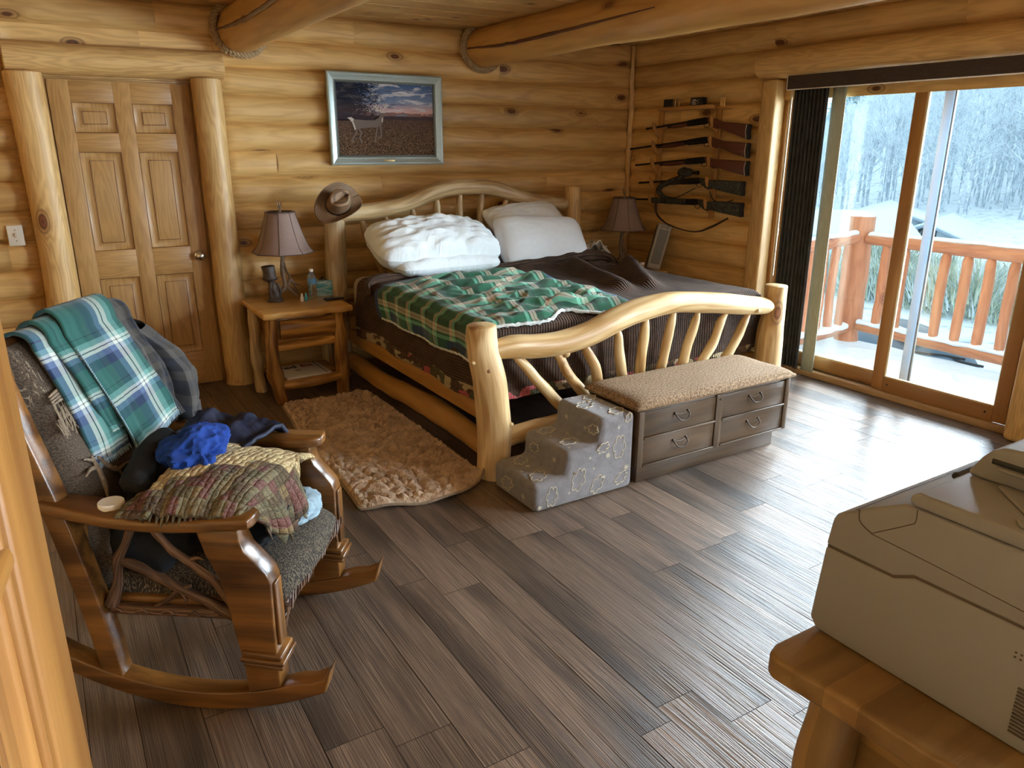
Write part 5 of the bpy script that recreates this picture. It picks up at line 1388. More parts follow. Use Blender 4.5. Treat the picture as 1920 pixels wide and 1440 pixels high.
b = MB(); b.grid(qf, 80, 90, lambda u, v: (u * .66, v * .60, 1 if u > .14 + .62 * (math.floor(v * 9) / 9) + .06 * (math.floor(v * 9) % 2) else 0)); b.build('quilt_top', 'quilt', qt, solid=.012)
# zigzag prairie-point edging along arm and front
b = MB()
for i in range(17):
    t = i / 16
    if i == 11: b.build('pointed_edging', 'quilt', qt, solid=.004); b = MB()
    p = qf(.01, .05 + t * .66) if i < 11 else qf(.05 + (t - .65) * 1.6, .99)
    p = V(p); q = V(qf(.01, .05 + min(1, t + .055) * .66)) if i < 11 else V(qf(.05 + (min(1, t + .055) - .65) * 1.6, .99))
    d = V((0, -.020, -.030)) if i < 11 else V((.012, -.0, -.045)); m = (p + q) / 2 + d
    b.add([p, q, m], [[0, 1, 2]], [(i * .3, 0, 0), (i * .3 + .01, .01, 0), (i * .3, .02, 0)], 0, .3, False)
b.build('pointed_edging', 'quilt', qt, solid=.004)
b = MB()
def ql(u, v): p = V(quilt(u * .30, 0)); q = V((-.44 + .10 * u, -.33 + .10 * u, .668)); r = p.lerp(q, 1 - v); r.z += .012 * math.sin(v * PI); return r
b.grid(lambda u, v: (-.40 + .09 * v + .02 * u, -.395 + .16 * u, .674 + .018 * math.sin(u * PI) + .006 * nz(u * 8, v * 8)), 16, 16, lambda u, v: (u * .2 + 2, v * .12 + 1.3, 0)); b.build('turned_corner', 'quilt', qt, solid=.010)
ld = MB(); ld.lathe([(0, 0), (.033, 0), (.035, .004), (.035, .019), (.033, .021), (.030, .0205), (0, .020)], n=40); 
lid = thing('jar_lid', 'round white plastic lid lying on the near armrest', 'lid', tuple(Matrix.Translation(V(CH)) @ Matrix.Rotation(RZ, 4, 'Z') @ V((-.455, -.318, .667))), 0)
ld.build('lid_disc', 'white', lid)
# ---------------------------------------------------------------- gun rack
gr = thing('gun_rack', 'pine wall rack with pegs and a small top shelf holding long guns', 'gun rack', (4.69, 4.85, 1.1))
GX = 4.655
for y, z0, z1 in ((5.175, 1.11, 1.95), (4.51, 1.10, 1.99)):
    part('rack_upright', 'rack', lambda b: b.box((4.708, y, (z0 + z1) / 2), (.018, .055, z1 - z0), bev=.003, grain='z'), gr)
part('shelf', 'rack', lambda b: (b.box((4.685, 4.83, 1.952), (.075, .64, .016), bev=.003, grain='y'), b.box((4.651, 4.83, 1.962), (.008, .64, .026), bev=.002, grain='y')), gr)
RX = Matrix(((-1, 0, 0), (0, 0, 1), (0, 1, 0)))
def arm_(y, z):
    part('peg_arm', 'rack', lambda b: b.prism([(0, -.085), (.0, .02), (.03, -.005), (.048, .005), (.062, .030), (.085, .048), (.088, .015), (.07, -.03), (.03, -.07)], .020, (4.70, y, z), RX, bev=.003), gr)
GP = [((5.30, 1.805), (4.585, 1.868), (4.15, 1.800)), ((5.50, 1.635), (4.57, 1.722), (4.14, 1.665)), ((5.42, 1.497), (4.58, 1.568), (4.13, 1.535)), ((5.36, 1.345), (4.62, 1.405), (4.155, 1.385)), ((5.42, 1.200), (4.62, 1.235), (4.15, 1.225))]
def interp(p, q, y): return p[1] + (q[1] - p[1]) * (y - p[0]) / (q[0] - p[0])
for m, r, _ in GP:
    arm_(5.175, interp(m, r, 5.175) - .005); arm_(4.51, interp(m, r, 4.51) - .03)
def gun(label, m, r, bt_, style, name='shotgun'):
    g = thing(name, label, 'long gun', (GX, r[0], r[1]), 0, 'long guns on the wall rack')
    wd = {'wood': 'gunwood', 'camo': 'camo'}[style]
    A, B = V((GX, m[0], m[1])), V((GX, r[0], r[1])); d = (B - A).normalized(); L = (B - A).length
    part('barrel', 'gunmetal' if style == 'wood' else 'gunmetal', lambda b: (b.tube([A, B - d * .16], [.0085, .0095], n=10, seg=3), b.box(A + d * .01 + V((0, 0, .011)), (.003, .006, .006), bev=.001)), g)
    part('magazine_tube', 'gunmetal', lambda b: b.tube([A.lerp(B, .38) + V((0, 0, -.018)), B - d * .12 + V((0, 0, -.018))], .0085, n=10, seg=2), g)
    part('fore_end', wd, lambda b: b.tube([A.lerp(B, .45) + V((0, 0, -.017)), A.lerp(B, .58) + V((0, 0, -.019)), A.lerp(B, .74) + V((0, 0, -.018))], [.014, .018, .015], n=12, seg=10), g)
    ang = math.atan2(-(d.z), -d.y)
    def orient(b, poly, th, c):
        b.prism(poly, th, c, Matrix(((0, 0, -1), (-1, 0, 0), (0, 1, 0))), bev=.006, seg=3)
    def rec(b): orient(b, [(-.22, .004), (-.20, .012), (-.02, .014), (.02, .008), (.03, -.03), (-.02, -.042), (-.20, -.034 - .02 * 0), (-.22, -.02)], .030, B)
    # receiver follows barrel slope
    sl = -(B.z - A.z) / (A.y - B.y)
    part('receiver', 'gunmetal', lambda b: orient(b, [(x, y_ - sl * 0 + (x) * ((B.z - A.z) / (A.y - B.y))) for x, y_ in [(-.22, .004), (-.20, .011), (-.02, .013), (.02, .008), (.03, -.03), (-.02, -.040), (-.20, -.036), (-.22, -.024)]], .030, B), g)
    part('trigger_guard', 'gunmetal', lambda b: b.tube([B + V((0, .03, -.038)), B + V((0, .02, -.062)), B + V((0, -.02, -.062)), B + V((0, -.035, -.036))], .0025, n=6, seg=14), g)
    l = r[0] - bt_[0]; dz = bt_[1] - r[1]
    dz += .018; st = [(.01, .010), (.05, .006), (.09, -.004), (l * .42, dz * .6 + .002), (l, dz + .0), (l - .010, dz - .05), (l + .002, dz - .108), (l * .55, -.084 + dz * .35), (.15, -.066), (.115, -.078), (.08, -.066), (.03, -.038)]
    so = part('stock', wd, lambda b: orient(b, st, .036, B), g)
    part('butt_pad', 'rubber', lambda b: orient(b, [(l - .002, dz + .003), (l + .016, dz - .005), (l + .010, dz - .052), (l + .018, dz - .106), (l, dz - .111), (l - .012, dz - .052)], .038, B), so)
    if style == 'wood': part('pad_spacer', 'white', lambda b: b.tube([B + V((-.0195, -(l - .004), dz)), B + V((-.0195, -(l - .013), dz - .052)), B + V((-.0195, -(l - .002), dz - .107))], .0014, n=5, seg=8), so)
    return g, A, B
gun('walnut-stocked long gun, topmost on the wall rack', *GP[0], 'wood')
gun('walnut-stocked long gun, second from the top on the wall rack', *GP[1], 'wood')
gun('walnut-stocked long gun, third from the top on the wall rack', *GP[2], 'wood')
g4, A4, B4 = gun('camouflage long gun with scope and draped padded sling, fourth on the wall rack', *GP[3], 'camo')
part('scope', 'gunmetal', lambda b: b.tube([(GX, 4.86, 1.445), (GX, 4.82, 1.447), (GX, 4.74, 1.450), (GX, 4.68, 1.452), (GX, 4.64, 1.453)], [.020, .020, .012, .013, .018], n=14, seg=20), g4)
part('scope_cover', 'camo', lambda b: heap(b, (GX - .01, 4.78, 1.455), (.03, .075, .035), .3, 5, n=20), g4)
def ribbon(b, pts, w, t=.004, seg=60): b.tube(pts, w / 2, n=8, seg=seg, sy=t / w * 2)
part('sling', 'camo', lambda b: (b.tube([(GX, 4.80, 1.42), (GX - .02, 4.93, 1.375), (GX - .02, 5.05, 1.33), (GX - .02, 5.07, 1.28), (GX - .01, 4.98, 1.24), (GX - .01, 4.85, 1.25), (GX, 4.66, 1.33)], [.018, .024, .024, .022, .012, .005, .004], n=10, seg=60, wob=.3, wf=12), b.tube([(GX, 4.50, 1.31), (GX - .01, 4.44, 1.25), (GX - .01, 4.34, 1.23), (GX, 4.24, 1.26)], .005, n=6, seg=24)), g4)
g5, A5, B5 = gun('camouflage long gun with black butt and long hanging sling, lowest on the wall rack', *GP[4], 'camo')
part('camo_fore_end', 'camo', lambda b: b.tube([(GX, 5.18, 1.205), (GX, 4.95, 1.212), (GX, 4.75, 1.215)], [.024, .026, .026], n=12, seg=10), g5)
part('sling', 'leather', lambda b: b.tube([(GX, 5.13, 1.18), (GX - .02, 5.08, 1.09), (GX - .02, 4.95, 1.02), (GX - .02, 4.75, .985), (GX - .02, 4.58, .985), (GX - .02, 4.42, 1.04), (GX, 4.28, 1.115)], [.012, .010, .006, .005, .006, .010, .008], n=8, seg=70), g5)
# ammunition on the shelf
sx = 4.672
for i in range(5):
    y = 5.105 - i * .022
    t = thing('shotgun_shell', 'black shotgun shell in the row of five at the left end of the rack shelf', 'cartridge', (sx, y, 1.962), 0, 'five black shells on the rack shelf')
    part('hull', 'blackplastic', lambda b: b.lathe([(.0095, .010), (.0095, .072), (.006, .075), (0, .075)], (sx, y, 1.962), 12), t)
    part('brass_base', 'brass', lambda b: b.lathe([(0, 0), (.0105, 0), (.0105, .003), (.0098, .004), (.0098, .014)], (sx, y, 1.962), 12), t)
def cart(y, h, label, group, mat='brass'):
    t = thing('rifle_cartridge', label, 'cartridge', (sx, y, 1.962), 0, group)
    part('case', mat, lambda b: b.lathe([(0, 0), (.006, 0), (.006, h * .62), (.0042, h * .70), (.0042, h * .78)], (sx, y, 1.962), 10), t)
    part('bullet', 'chrome', lambda b: b.lathe([(.0040, h * .77), (.0036, h * .88), (.0, h)], (sx, y, 1.962), 10), t)
cart(4.975, .068, 'slim silver cartridge on the rack shelf next to the five black shells', None, 'chrome'); cart(4.93, .075, 'lone slim brass cartridge between shells and black box on the rack shelf', None)
for i in range(3): cart(4.467 - i * .018, .082, 'tall brass cartridge in the trio at the right end of the rack shelf', 'three tall cartridges on the rack')
part('cartridge_ledge', 'rack', lambda b: b.box((4.69, 4.45, 1.952), (.06, .11, .016), bev=.003), gr)
ab = thing('ammunition_box', 'black printed ammunition box on the middle of the rack shelf', 'box', (4.675, 4.72, 1.962))
part('carton', 'blackplastic', lambda b: b.box((4.675, 4.715, 1.999), (.055, .125, .072), bev=.002), ab)
part('printed_bars', 'white', lambda b: [b.box((4.647, 4.735 + dy, 1.985 + dz), (.001, w_, .004), bev=0) for dy, dz, w_ in ((0, 0, .05), (.005, .012, .04), (-.005, .024, .06), (.0, .034, .03), (-.045, .01, .006), (-.045, .03, .006))], ab)
# ---------------------------------------------------------------- printer desk (foreground right)
dk_ = thing('pine_desk', 'honey pine desk corner with live edge and log leg under the printer', 'desk', (1.75, .25, 0))
def dtop(b):
    pts = [(1.02, .735), (1.035, .60), (1.04, .45), (1.062, .30), (1.055, .10), (1.06, -.30), (2.35, -.30), (2.35, .765), (1.7, .765), (1.2, .765), (1.06, .765), (1.03, .755)]
    b.prism(pts, .048, (0, 0, .736), bev=.009, grain='x', seg=3)
part('desktop', 'desk', dtop, dk_)
part('log_leg', 'desk', lambda b: b.tube([(1.125, .665, 0), (1.13, .668, .3), (1.122, .67, .5), (1.135, .67, .71)], [.055, .058, .052, .048], n=16, seg=26, wob=.25, wf=8), dk_)
part('log_leg', 'desk', lambda b: b.tube([(2.25, .665, 0), (2.25, .67, .71)], [.055, .05], n=16, seg=16, wob=.2), dk_)
part('side_panel', 'desk', lambda b: b.box((1.17, .20, .36), (.022, .88, .70), bev=.003, grain='y'), dk_)
part('back_panel', 'desk', lambda b: b.box((1.7, .66, .36), (1.0, .02, .70), bev=.003, grain='x'), dk_)
# ---------------------------------------------------------------- printer
PXL = 1.157
pr_ = thing('printer', 'large off-white multifunction laser printer standing on the pine desk', 'printer', (1.40, .53, .76))
PYZ = Matrix(((0, 0, 1), (1, 0, 0), (0, 1, 0)))      # local x->y, y->z, z->x
def pp(name, mat, poly, x0, x1, bev, par=pr_, seg=4, grain='x'): return part(name, mat, lambda b: b.prism(poly, x1 - x0, ((x0 + x1) / 2, 0, 0), PYZ, bev=bev, seg=seg, grain=grain), par)
YBK = .30
lower = [(.764, .775), (.757, .768), (.60, .762), (YBK, .762), (YBK, .963), (.44, .955), (.586, .961), (.621, .942), (.753, .942), (.765, .79)]
lower = [(YBK, .762), (.752, .762), (.768, .782), (.755, .941), (.621, .944), (.586, .962), (.44, .964), (YBK, .966)]
pp('lower_body', 'printer', lower, PXL, 1.63, .006)
upper = [(YBK, .9675), (.44, .9665), (.587, .9645), (.622, .9465), (.7555, .9445), (.748, 1.000), (.742, 1.012), (.728, 1.022), (.686, 1.048), (.622, 1.083), (.60, 1.084), (YBK, 1.084)]
pp('upper_body', 'printer', upper, PXL, 1.63, .006)
pp('seam_band', 'printerseam', [(YBK + .01, .9640), (.44, .9630), (.585, .9605), (.620, .9425), (.752, .9400), (.752, .9460), (.623, .9480), (.588, .9665), (.44, .9685), (YBK + .01, .9700)], PXL + .002, 1.625, 0)
lidp = pp('scanner_lid', 'printer', [(YBK, 1.0865), (.607, 1.0865), (.617, 1.094), (.612, 1.106), (.600, 1.112), (YBK, 1.112)], PXL - .002, 1.64, .005)
# front access panel outline
def seam(pts, r=.0011): return lambda b: b.tube(pts, r, n=5, seg=max(2, len(pts) * 6))
part('panel_seam', 'printerseam', lambda b: (b.tube([(PXL - .0003, .700, 1.040), (PXL - .0003, .697, 1.022), (PXL - .0003, .688, 1.013), (PXL - .0003, .668, 1.005)], .0012, n=5, seg=18), b.tube([(PXL - .0003, .668, 1.005), (PXL - .0003, .55, 1.0), (PXL - .0003, .38, .990)], .0008, n=5, seg=6), b.tube([(PXL - .0003, .668, 1.008), (PXL - .0003, .610, 1.050), (PXL - .0003, .600, 1.060), (PXL - .0003, .600, 1.082)], .0009, n=5, seg=14), b.tube([(PXL + .0, .705, 1.0375), (PXL + .45, .705, 1.0375)], .001, n=5, seg=2)), pr_)
part('side_vent', 'printerseam', lambda b: [b.box((PXL - .0005, .372, .790 + k * .0065), (.004, .065, .003), bev=0, rot=(0, 0, 0)) for k in range(13)], pr_)
part('speaker_holes', 'printerseam', lambda b: [b.box((PXL - .0005, .418 - (k % 3) * .008, .915 + (k // 3) * .008), (.003, .003, .002), bev=0) for k in range(6)], pr_)
# document feeder on the lid
adf = pp('document_feeder', 'printer', [(YBK, 1.1122), (.598, 1.1122), (.603, 1.118), (.585, 1.150), (.572, 1.166), (.555, 1.176), (YBK, 1.215)], 1.30, 1.64, .005)
part('feeder_slot', 'printerdark', lambda b: b.box((1.3005, .46, 1.150), (.006, .215, .009), bev=.001), adf)
part('feeder_tray', 'printer', lambda b: (b.prism([(1.297, .30), (1.297, .545), (1.285, .545), (1.215, .47), (1.215, .30)], .005, (0, 0, 1.1147), bev=.002), b.box((1.2975, .43, 1.141), (.012, .25, .006), bev=.002)), adf)
part('top_plate', 'printerdark', lambda b: b.tube([(1.33, .585, 1.1515), (1.62, .585, 1.1515)], .0012, n=5, seg=2), adf)
part('tray_cover', 'printer', lambda b: b.prism([(PXL + .012, .30), (PXL + .012, .455), (PXL + .03, .470), (1.20, .470), (1.205, .30)], .006, (0, 0, 1.1145), bev=.0025), lidp)
part('control_panel', 'printerdark', lambda b: b.box((1.45, .622, 1.090), (.27, .030, .014), rot=(.35, 0, 0), bev=.006, seg=4), pr_)
# ---------------------------------------------------------------- foreground glazed door
E0 = V((-.0347, .66, 0)); ang = R_(8.3); dr_ = V((-math.sin(ang), -math.cos(ang), 0)); nrm = V((-math.cos(ang), math.sin(ang), 0))   # leaf runs back past the camera, nrm points left
fd = thing('door_3', None, None, tuple(E0), 0); fd['kind'] = 'structure'
FR = Matrix((dr_, nrm, V((0, 0, 1)))).transposed()      # local x along leaf, y to the left (thickness), z up
WD, HD, TH = .80, 2.03, .042
def fbox(b, x0, x1, z0, z1, y0=0, y1=TH, bev=.003, gr='z'):
    b.box(E0 + FR @ V(((x0 + x1) / 2, (y0 + y1) / 2, (z0 + z1) / 2)), (x1 - x0, y1 - y0, z1 - z0), rot=FR, bev=bev, grain=gr)
part('stile', 'doorpine', lambda b: fbox(b, 0, .098, .01, HD), fd)
part('stile', 'doorpine', lambda b: fbox(b, WD - .11, WD, .01, HD), fd)
part('rail', 'doorpine', lambda b: fbox(b, .098, WD - .11, .01, .24, gr='x'), fd)
part('rail', 'doorpine', lambda b: fbox(b, .098, WD - .11, HD - .12, HD, gr='x'), fd)
rows = [.24 + (HD - .36) * k / 5 for k in range(6)]; cols_ = [.098 + (WD - .208) * k / 3 for k in range(4)]
zoff = 1.385 - rows[3]
rows = [rows[0]] + [r + zoff for r in rows[1:5]] + [rows[5]]
def munt(b):
    for r in rows[1:5]:
        fbox(b, .098, WD - .11, r - .018, r + .018, .006, TH - .006, .005, 'x'); fbox(b, .098, WD - .11, r - .009, r + .009, 0, TH, .006, 'x')
    for c in cols_[1:3]: fbox(b, c - .018, c + .018, .24, HD - .12, .007, TH - .007, .005); fbox(b, c - .009, c + .009, .24, HD - .12, .001, TH - .001, .006)
    for (x0, x1) in ((.098, .108), (WD - .12, WD - .11)): fbox(b, x0, x1, .24, HD - .12, .004, TH - .004, .004); fbox(b, x0, x1 + (.008 if x0 < .2 else 0), .24, HD - .12, .010, TH - .010, .004)
part('glazing_bars', 'doorpine', munt, fd)
part('glass_pane', 'glass', lambda b: fbox(b, .105, WD - .115, .24, HD - .12, TH / 2 - .002, TH / 2 + .002, 0), fd)
part('latch_plate', 'chrome', lambda b: (fbox(b, -.0015, .001, 1.02, 1.14, .008, TH - .008, 0), fbox(b, -.010, .0, 1.065, 1.095, .014, TH - .014, .003)), fd)
part('door_handle', 'chrome', lambda b: (b.tube([E0 + FR @ V((.055, 0, .97)), E0 + FR @ V((.055, -.045, .97))], .009, n=12, seg=2), b.tube([E0 + FR @ V((.055, -.045, .97)), E0 + FR @ V((.15, -.05, .97))], .009, n=12, seg=4, cap='round'), b.tube([E0 + FR @ V((.055, 0.003, .97)), E0 + FR @ V((.055, -.006, .97))], .026, n=20, seg=1)), fd)
# ---------------------------------------------------------------- deck and railing outside
def deck():
    b = MB()
    def fn(u, v):
        x = 4.95 + 1.72 * u; y = -.5 + 4.98 * v
        z = -.115 + .018 * nz(x * 1.3, y * 1.3) + .012 * nz(x * 4, y * 4)
        for cx, cy, r, d in ((5.55, 3.05, .16, .05), (5.75, 2.75, .18, .05), (5.45, 2.6, .15, .04), (5.9, 3.2, .16, .04), (5.35, 2.9, .10, .03), (5.9, 2.5, .15, .04), (5.6, 3.9, .2, .025), (6.1, 3.9, .18, .02), (5.4, 3.7, .15, .02), (6.1, 2.9, .14, .03)):
            q = math.hypot(x - cx, y - cy) / r; z += -d * math.exp(-q * q) + d * .5 * math.exp(-((q - 1.25) / .3) ** 2)
        for k in range(5): z += .012 * math.exp(-((x + y * .5 - 7.2 - .16 * k + .05 * math.sin(y * 5)) / .04) ** 2) * (y > 3.5)
        e = min(1, (1 - u) * 14); return (x, y, z * e + (1 - e) * -.16)
    b.grid(fn, 90, 200); o = b.build('snow_cover', 'snow', dko, world=True)
    b = MB()
    for k in range(12): b.box((5.02 + k * .145, 1.99, -.21), (.138, 5.0, .035), bev=.003, grain='y')
    b.box((6.66, 1.99, -.26), (.04, 5.0, .16), bev=.003, grain='y'); b.box((5.8, 4.5, -.26), (1.75, .04, .16), bev=.003); b.build('deck_boards', 'railing', dko, world=True)
dko = thing('deck', None, None, (5.8, 2, -.2)); dko['kind'] = 'structure'
deck()
RXX = 6.45
rl = thing('deck_railing', 'orange stained log railing running along the outer edge of the snowy deck', 'railing', (RXX, 2.5, -.1))
part('top_rail', 'railing', lambda b: b.tube([(RXX, 4.22, .855), (RXX, 3.2, .86), (RXX, 1.4, .85), (RXX, -.3, .85)], [.05, .062, .062, .06], n=16, seg=40, wob=.1, cap='round'), rl)
part('bottom_rail', 'railing', lambda b: b.tube([(RXX, 4.2, .045), (RXX, 3.2, .03), (RXX, 1.4, .03), (RXX, -.3, .03)], [.045, .052, .055, .05], n=16, seg=40, wob=.12), rl)
part('snow_cap', 'snow', lambda b: b.tube([(RXX, 4.2, .90), (RXX, 3.2, .915), (RXX, 1.4, .905), (RXX, -.3, .905)], .045, n=10, seg=50, wob=.25, sy=.45), rl)
part('snow_cap', 'snow', lambda b: b.tube([(RXX - .01, 4.2, .085), (RXX - .01, 3.2, .078), (RXX - .01, 1.4, .078), (RXX, -.3, .078)], .045, n=10, seg=70, wob=.5, wf=9, sy=.5), rl)
y = 4.03; k = 0
while y > -.2:
    part('baluster', 'railing', lambda b: b.tube([(RXX, y, .065), (RXX, y, .12), (RXX + RN.uniform(-.006, .006), y + RN.uniform(-.008, .008), .45), (RXX, y, .75), (RXX, y, .82)], [.022, .040, .042, .040, .024], n=12, seg=20, wob=.14, wf=9), rl)
    y -= .1815; k += 1
rl2 = thing('deck_railing', 'short orange log railing return left of the corner post, towards the house', 'railing', (5.7, 4.3, -.1))
part('top_rail', 'railing', lambda b: b.tube([(6.38, 4.3, .86), (5.8, 4.3, .835), (4.98, 4.3, .83)], [.05, .062, .06], n=16, seg=20, wob=.12, cap='round'), rl2)
part('bottom_rail', 'railing', lambda b: b.tube([(6.38, 4.3, .0), (5.8, 4.3, -.02), (4.98, 4.3, -.03)], [.045, .05, .05], n=16, seg=20, wob=.12), rl2)
part('snow_cap', 'snow', lambda b: b.tube([(6.36, 4.3, .91), (5.8, 4.3, .885), (4.98, 4.3, .88)], .045, n=10, seg=30, wob=.3, sy=.5), rl2)
part('snow_cap', 'snow', lambda b: b.tube([(6.36, 4.29, .04), (5.8, 4.29, .02), (4.98, 4.29, .01)], .05, n=10, seg=40, wob=.5, wf=9, sy=.6), rl2)
for x in (6.28, 6.115, 5.95, 5.79, 5.63, 5.47, 5.31, 5.15):
    part('baluster', 'railing', lambda b: b.tube([(x, 4.3, .03), (x, 4.3, .09), (x + RN.uniform(-.012, .012), 4.3, .45), (x, 4.3, .75), (x, 4.3, .81)], [.022, .040, .040, .038, .024], n=12, seg=20, wob=.2, wf=9), rl2)
cpst = thing('corner_post', 'thick orange log corner post of the deck railing capped with snow', 'post', (6.50, 4.34, -.15))
part('post_log', 'railing', lambda b: b.tube([(6.50, 4.34, -.16), (6.50, 4.34, -.02), (6.50, 4.34, .10), (6.50, 4.34, .5), (6.50, 4.34, .80), (6.50, 4.34, 1.05)], [.12, .09, .118, .115, .105, .112], n=22, seg=40, wob=.07), cpst)
part('snow_cap', 'snow', lambda b: b.lathe([(.112, 1.05), (.110, 1.065), (.08, 1.085), (.03, 1.095), (0, 1.097)], (6.50, 4.34, 0), 20), cpst)
hs = MB(); hs.tube([(6.60, 3.75, -.12), (6.57, 3.55, -.10), (6.60, 3.40, -.09), (6.56, 3.28, -.10), (6.60, 3.1, -.11)], .012, n=6, seg=30); hs.tube([(6.60, 3.62, -.11), (6.56, 3.42, -.08), (6.59, 3.25, -.08)], .012, n=6, seg=20)
tag(hs.build('garden_hose', 'hose'), 'dark hose coiled in the snow at the deck edge under the bottom rail', 'hose')
# ---------------------------------------------------------------- valley ground and wooded hill
def gz(x, y):
    d = math.hypot(x, y); az = math.degrees(math.atan2(x, y))
    e = max(0., min(1., (az - 51.5) / 6)); e = e * e * (3 - 2 * e)
    top = 2.5 + (17 - 2.5) * e
    t = max(0., min(1., (d - 58) / 100)); s = t * t * (3 - 2 * t) * .55 + t * .45
    return -3.2 + (top + 3.2) * s + .5 * nz(x * .05, y * .05) * min(1, d / 40) - max(0, d - 165) * .2
def elim(az_deg, d, z):
    e = 1.2 + max(0, az_deg - 53.4) * 1.05; return max(.8, 1.65 + d * math.tan(math.radians(e)) - z)
def ground():
    b = MB()
    def fn(u, v):
        d = 7.2 + 190 * v ** 1.8; az = math.radians(20 + 75 * u); x, y = d * math.sin(az), d * math.cos(az); return (x, y, gz(x, y))
    b.grid(fn, 110, 110); o = b.build('ground', 'hill'); o['kind'] = 'structure'
ground()
def baretree(seed):
    R = random.Random(seed); b = MB(); H = R.uniform(8.5, 11.5); r = R.uniform(.07, .12)
    lean = V((R.uniform(-.5, .5), R.uniform(-.5, .5), 0))
    def tp(t): return V((lean.x * t * t + .10 * math.sin(t * 7 + seed), lean.y * t * t, H * t))
    b.tube([tp(i / 6) for i in range(7)], [r, r * .8, r * .6, r * .4, r * .15], n=5, seg=10, cap=None, mi=0)
    for k in range(34):
        t = R.uniform(.25, .98); p = tp(t); a = R.uniform(0, 6.28); L = (1.15 - t) * R.uniform(1.6, 3.0); d = V((math.cos(a), math.sin(a), R.uniform(.5, 1.3))).normalized()
        q = p + d * L; b.tube([p, p.lerp(q, .5) + V((0, 0, .05)), q + V((0, 0, .12 * L))], [r * (1.05 - t) * .45, .010], n=3, seg=3, cap=None, mi=0)
        for j in range(6):
            s = R.uniform(.25, 1); p2 = p.lerp(q, s); d2 = (d + V((R.uniform(-1, 1), R.uniform(-1, 1), R.uniform(-.4, .9)))).normalized(); q2 = p2 + d2 * R.uniform(.4, 1.1)
            b.tube([p2, q2], [.013, .006], n=3, seg=1, cap=None, mi=1)
    return b
protos = []
for i in range(7):
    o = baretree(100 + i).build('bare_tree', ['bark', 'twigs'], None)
    tag(o, 'bare snow-dusted, haze-tinted tree in the wood on the hillside beyond the deck', 'tree', 'bare trees on the hillside'); protos.append(o)
R = random.Random(77); used = set(); cnt = 0
org0 = [o.location.copy() for o in protos]
for k in range(285):
    az = math.radians(R.uniform(51.5, 69)); d = 60 + 75 * R.random() ** 1.35; x, y = d * math.sin(az), d * math.cos(az); i = k % 7
    if i not in used: o = protos[i]; used.add(i)
    else: o = protos[i].copy(); COL.objects.link(o)
    o.location = (x, y, gz(x, y) - .2); o.rotation_euler = (0, 0, R.uniform(0, 6.28)); s = min(R.uniform(.75, 1.1), elim(math.degrees(az), d, gz(x, y)) / 10.5); o.scale = (s, s, s)
def far():
    b = MB(); R = random.Random(5)
    for k in range(800):
        az = math.radians(R.uniform(51, 69.5)); d = R.uniform(62, 160); x, y = d * math.sin(az), d * math.cos(az); z = gz(x, y); H = min(R.uniform(4, 9), elim(math.degrees(az), d, z)); a = V((x, y, z)); t = a + V((R.uniform(-.6, .6), R.uniform(-.6, .6), H))
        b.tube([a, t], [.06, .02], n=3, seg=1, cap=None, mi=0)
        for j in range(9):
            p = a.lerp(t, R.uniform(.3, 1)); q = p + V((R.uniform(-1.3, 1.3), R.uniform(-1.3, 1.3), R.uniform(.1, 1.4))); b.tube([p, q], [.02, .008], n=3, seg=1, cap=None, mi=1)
    o = b.build('undergrowth', ['bark', 'twigs']); tag(o, 'tangle of thin frosted, haze-tinted saplings between the trees of the hillside', 'saplings', kind='stuff')
far()
def conifer(seed):
    R = random.Random(seed); b = MB(); H = R.uniform(9, 13)
    b.tube([(0, 0, 0), (0, 0, H)], [.18, .03], n=5, seg=2, cap=None, mi=0); z = H * .18
    while z < H:
        rr = (H - z) * .30 + .25; n = 9
        for k in range(n):
            a = 6.28 * k / n + R.uniform(-.3, .3); L = rr * R.uniform(.7, 1.15)
            for j in range(5):
                s = (j + .6) / 5 * L; w = .34 * (1 - j / 6) + .12; c = V((math.cos(a), math.sin(a), 0)); sd_ = V((-math.sin(a), math.cos(a), 0)); p = c * s + V((0, 0, z - s * .22 + R.uniform(-.05, .05)))
                b.add([p - c * .30, p + sd_ * w + V((0, 0, -.12)), p + c * .35 + V((0, 0, .05)), p - sd_ * w + V((0, 0, -.12)), p + V((0, 0, .14))], [[0, 1, 4], [1, 2, 4], [2, 3, 4], [3, 0, 4]], [(p.x, p.y, p.z)] * 5, 1, .5, False)
        z += .42
    return b
cps = [tag(conifer(40 + i).build('conifer', ['bark', 'needle']), 'frosted, haze-tinted blue-green conifer standing along the crest of the hill', 'tree', 'conifers on the hill crest') for i in range(4)]
us = set()
for k in range(62):
    az = R.uniform(53.3, 69.5); d = R.uniform(108, 158) if k > 8 else 150; az = az if k > 8 else 53.5 + k * .4; a_ = math.radians(az); x, y = d * math.sin(a_), d * math.cos(a_); i = k % 4
    if i not in us: o = cps[i]; us.add(i)
    else: o = cps[i].copy(); COL.objects.link(o)
    o.location = (x, y, gz(x, y) - .3); o.rotation_euler = (0, 0, R.uniform(0, 6)); s = R.uniform(.6, 1.05) if k > 8 else .35 + .05 * k; o.scale = (s, s, s)
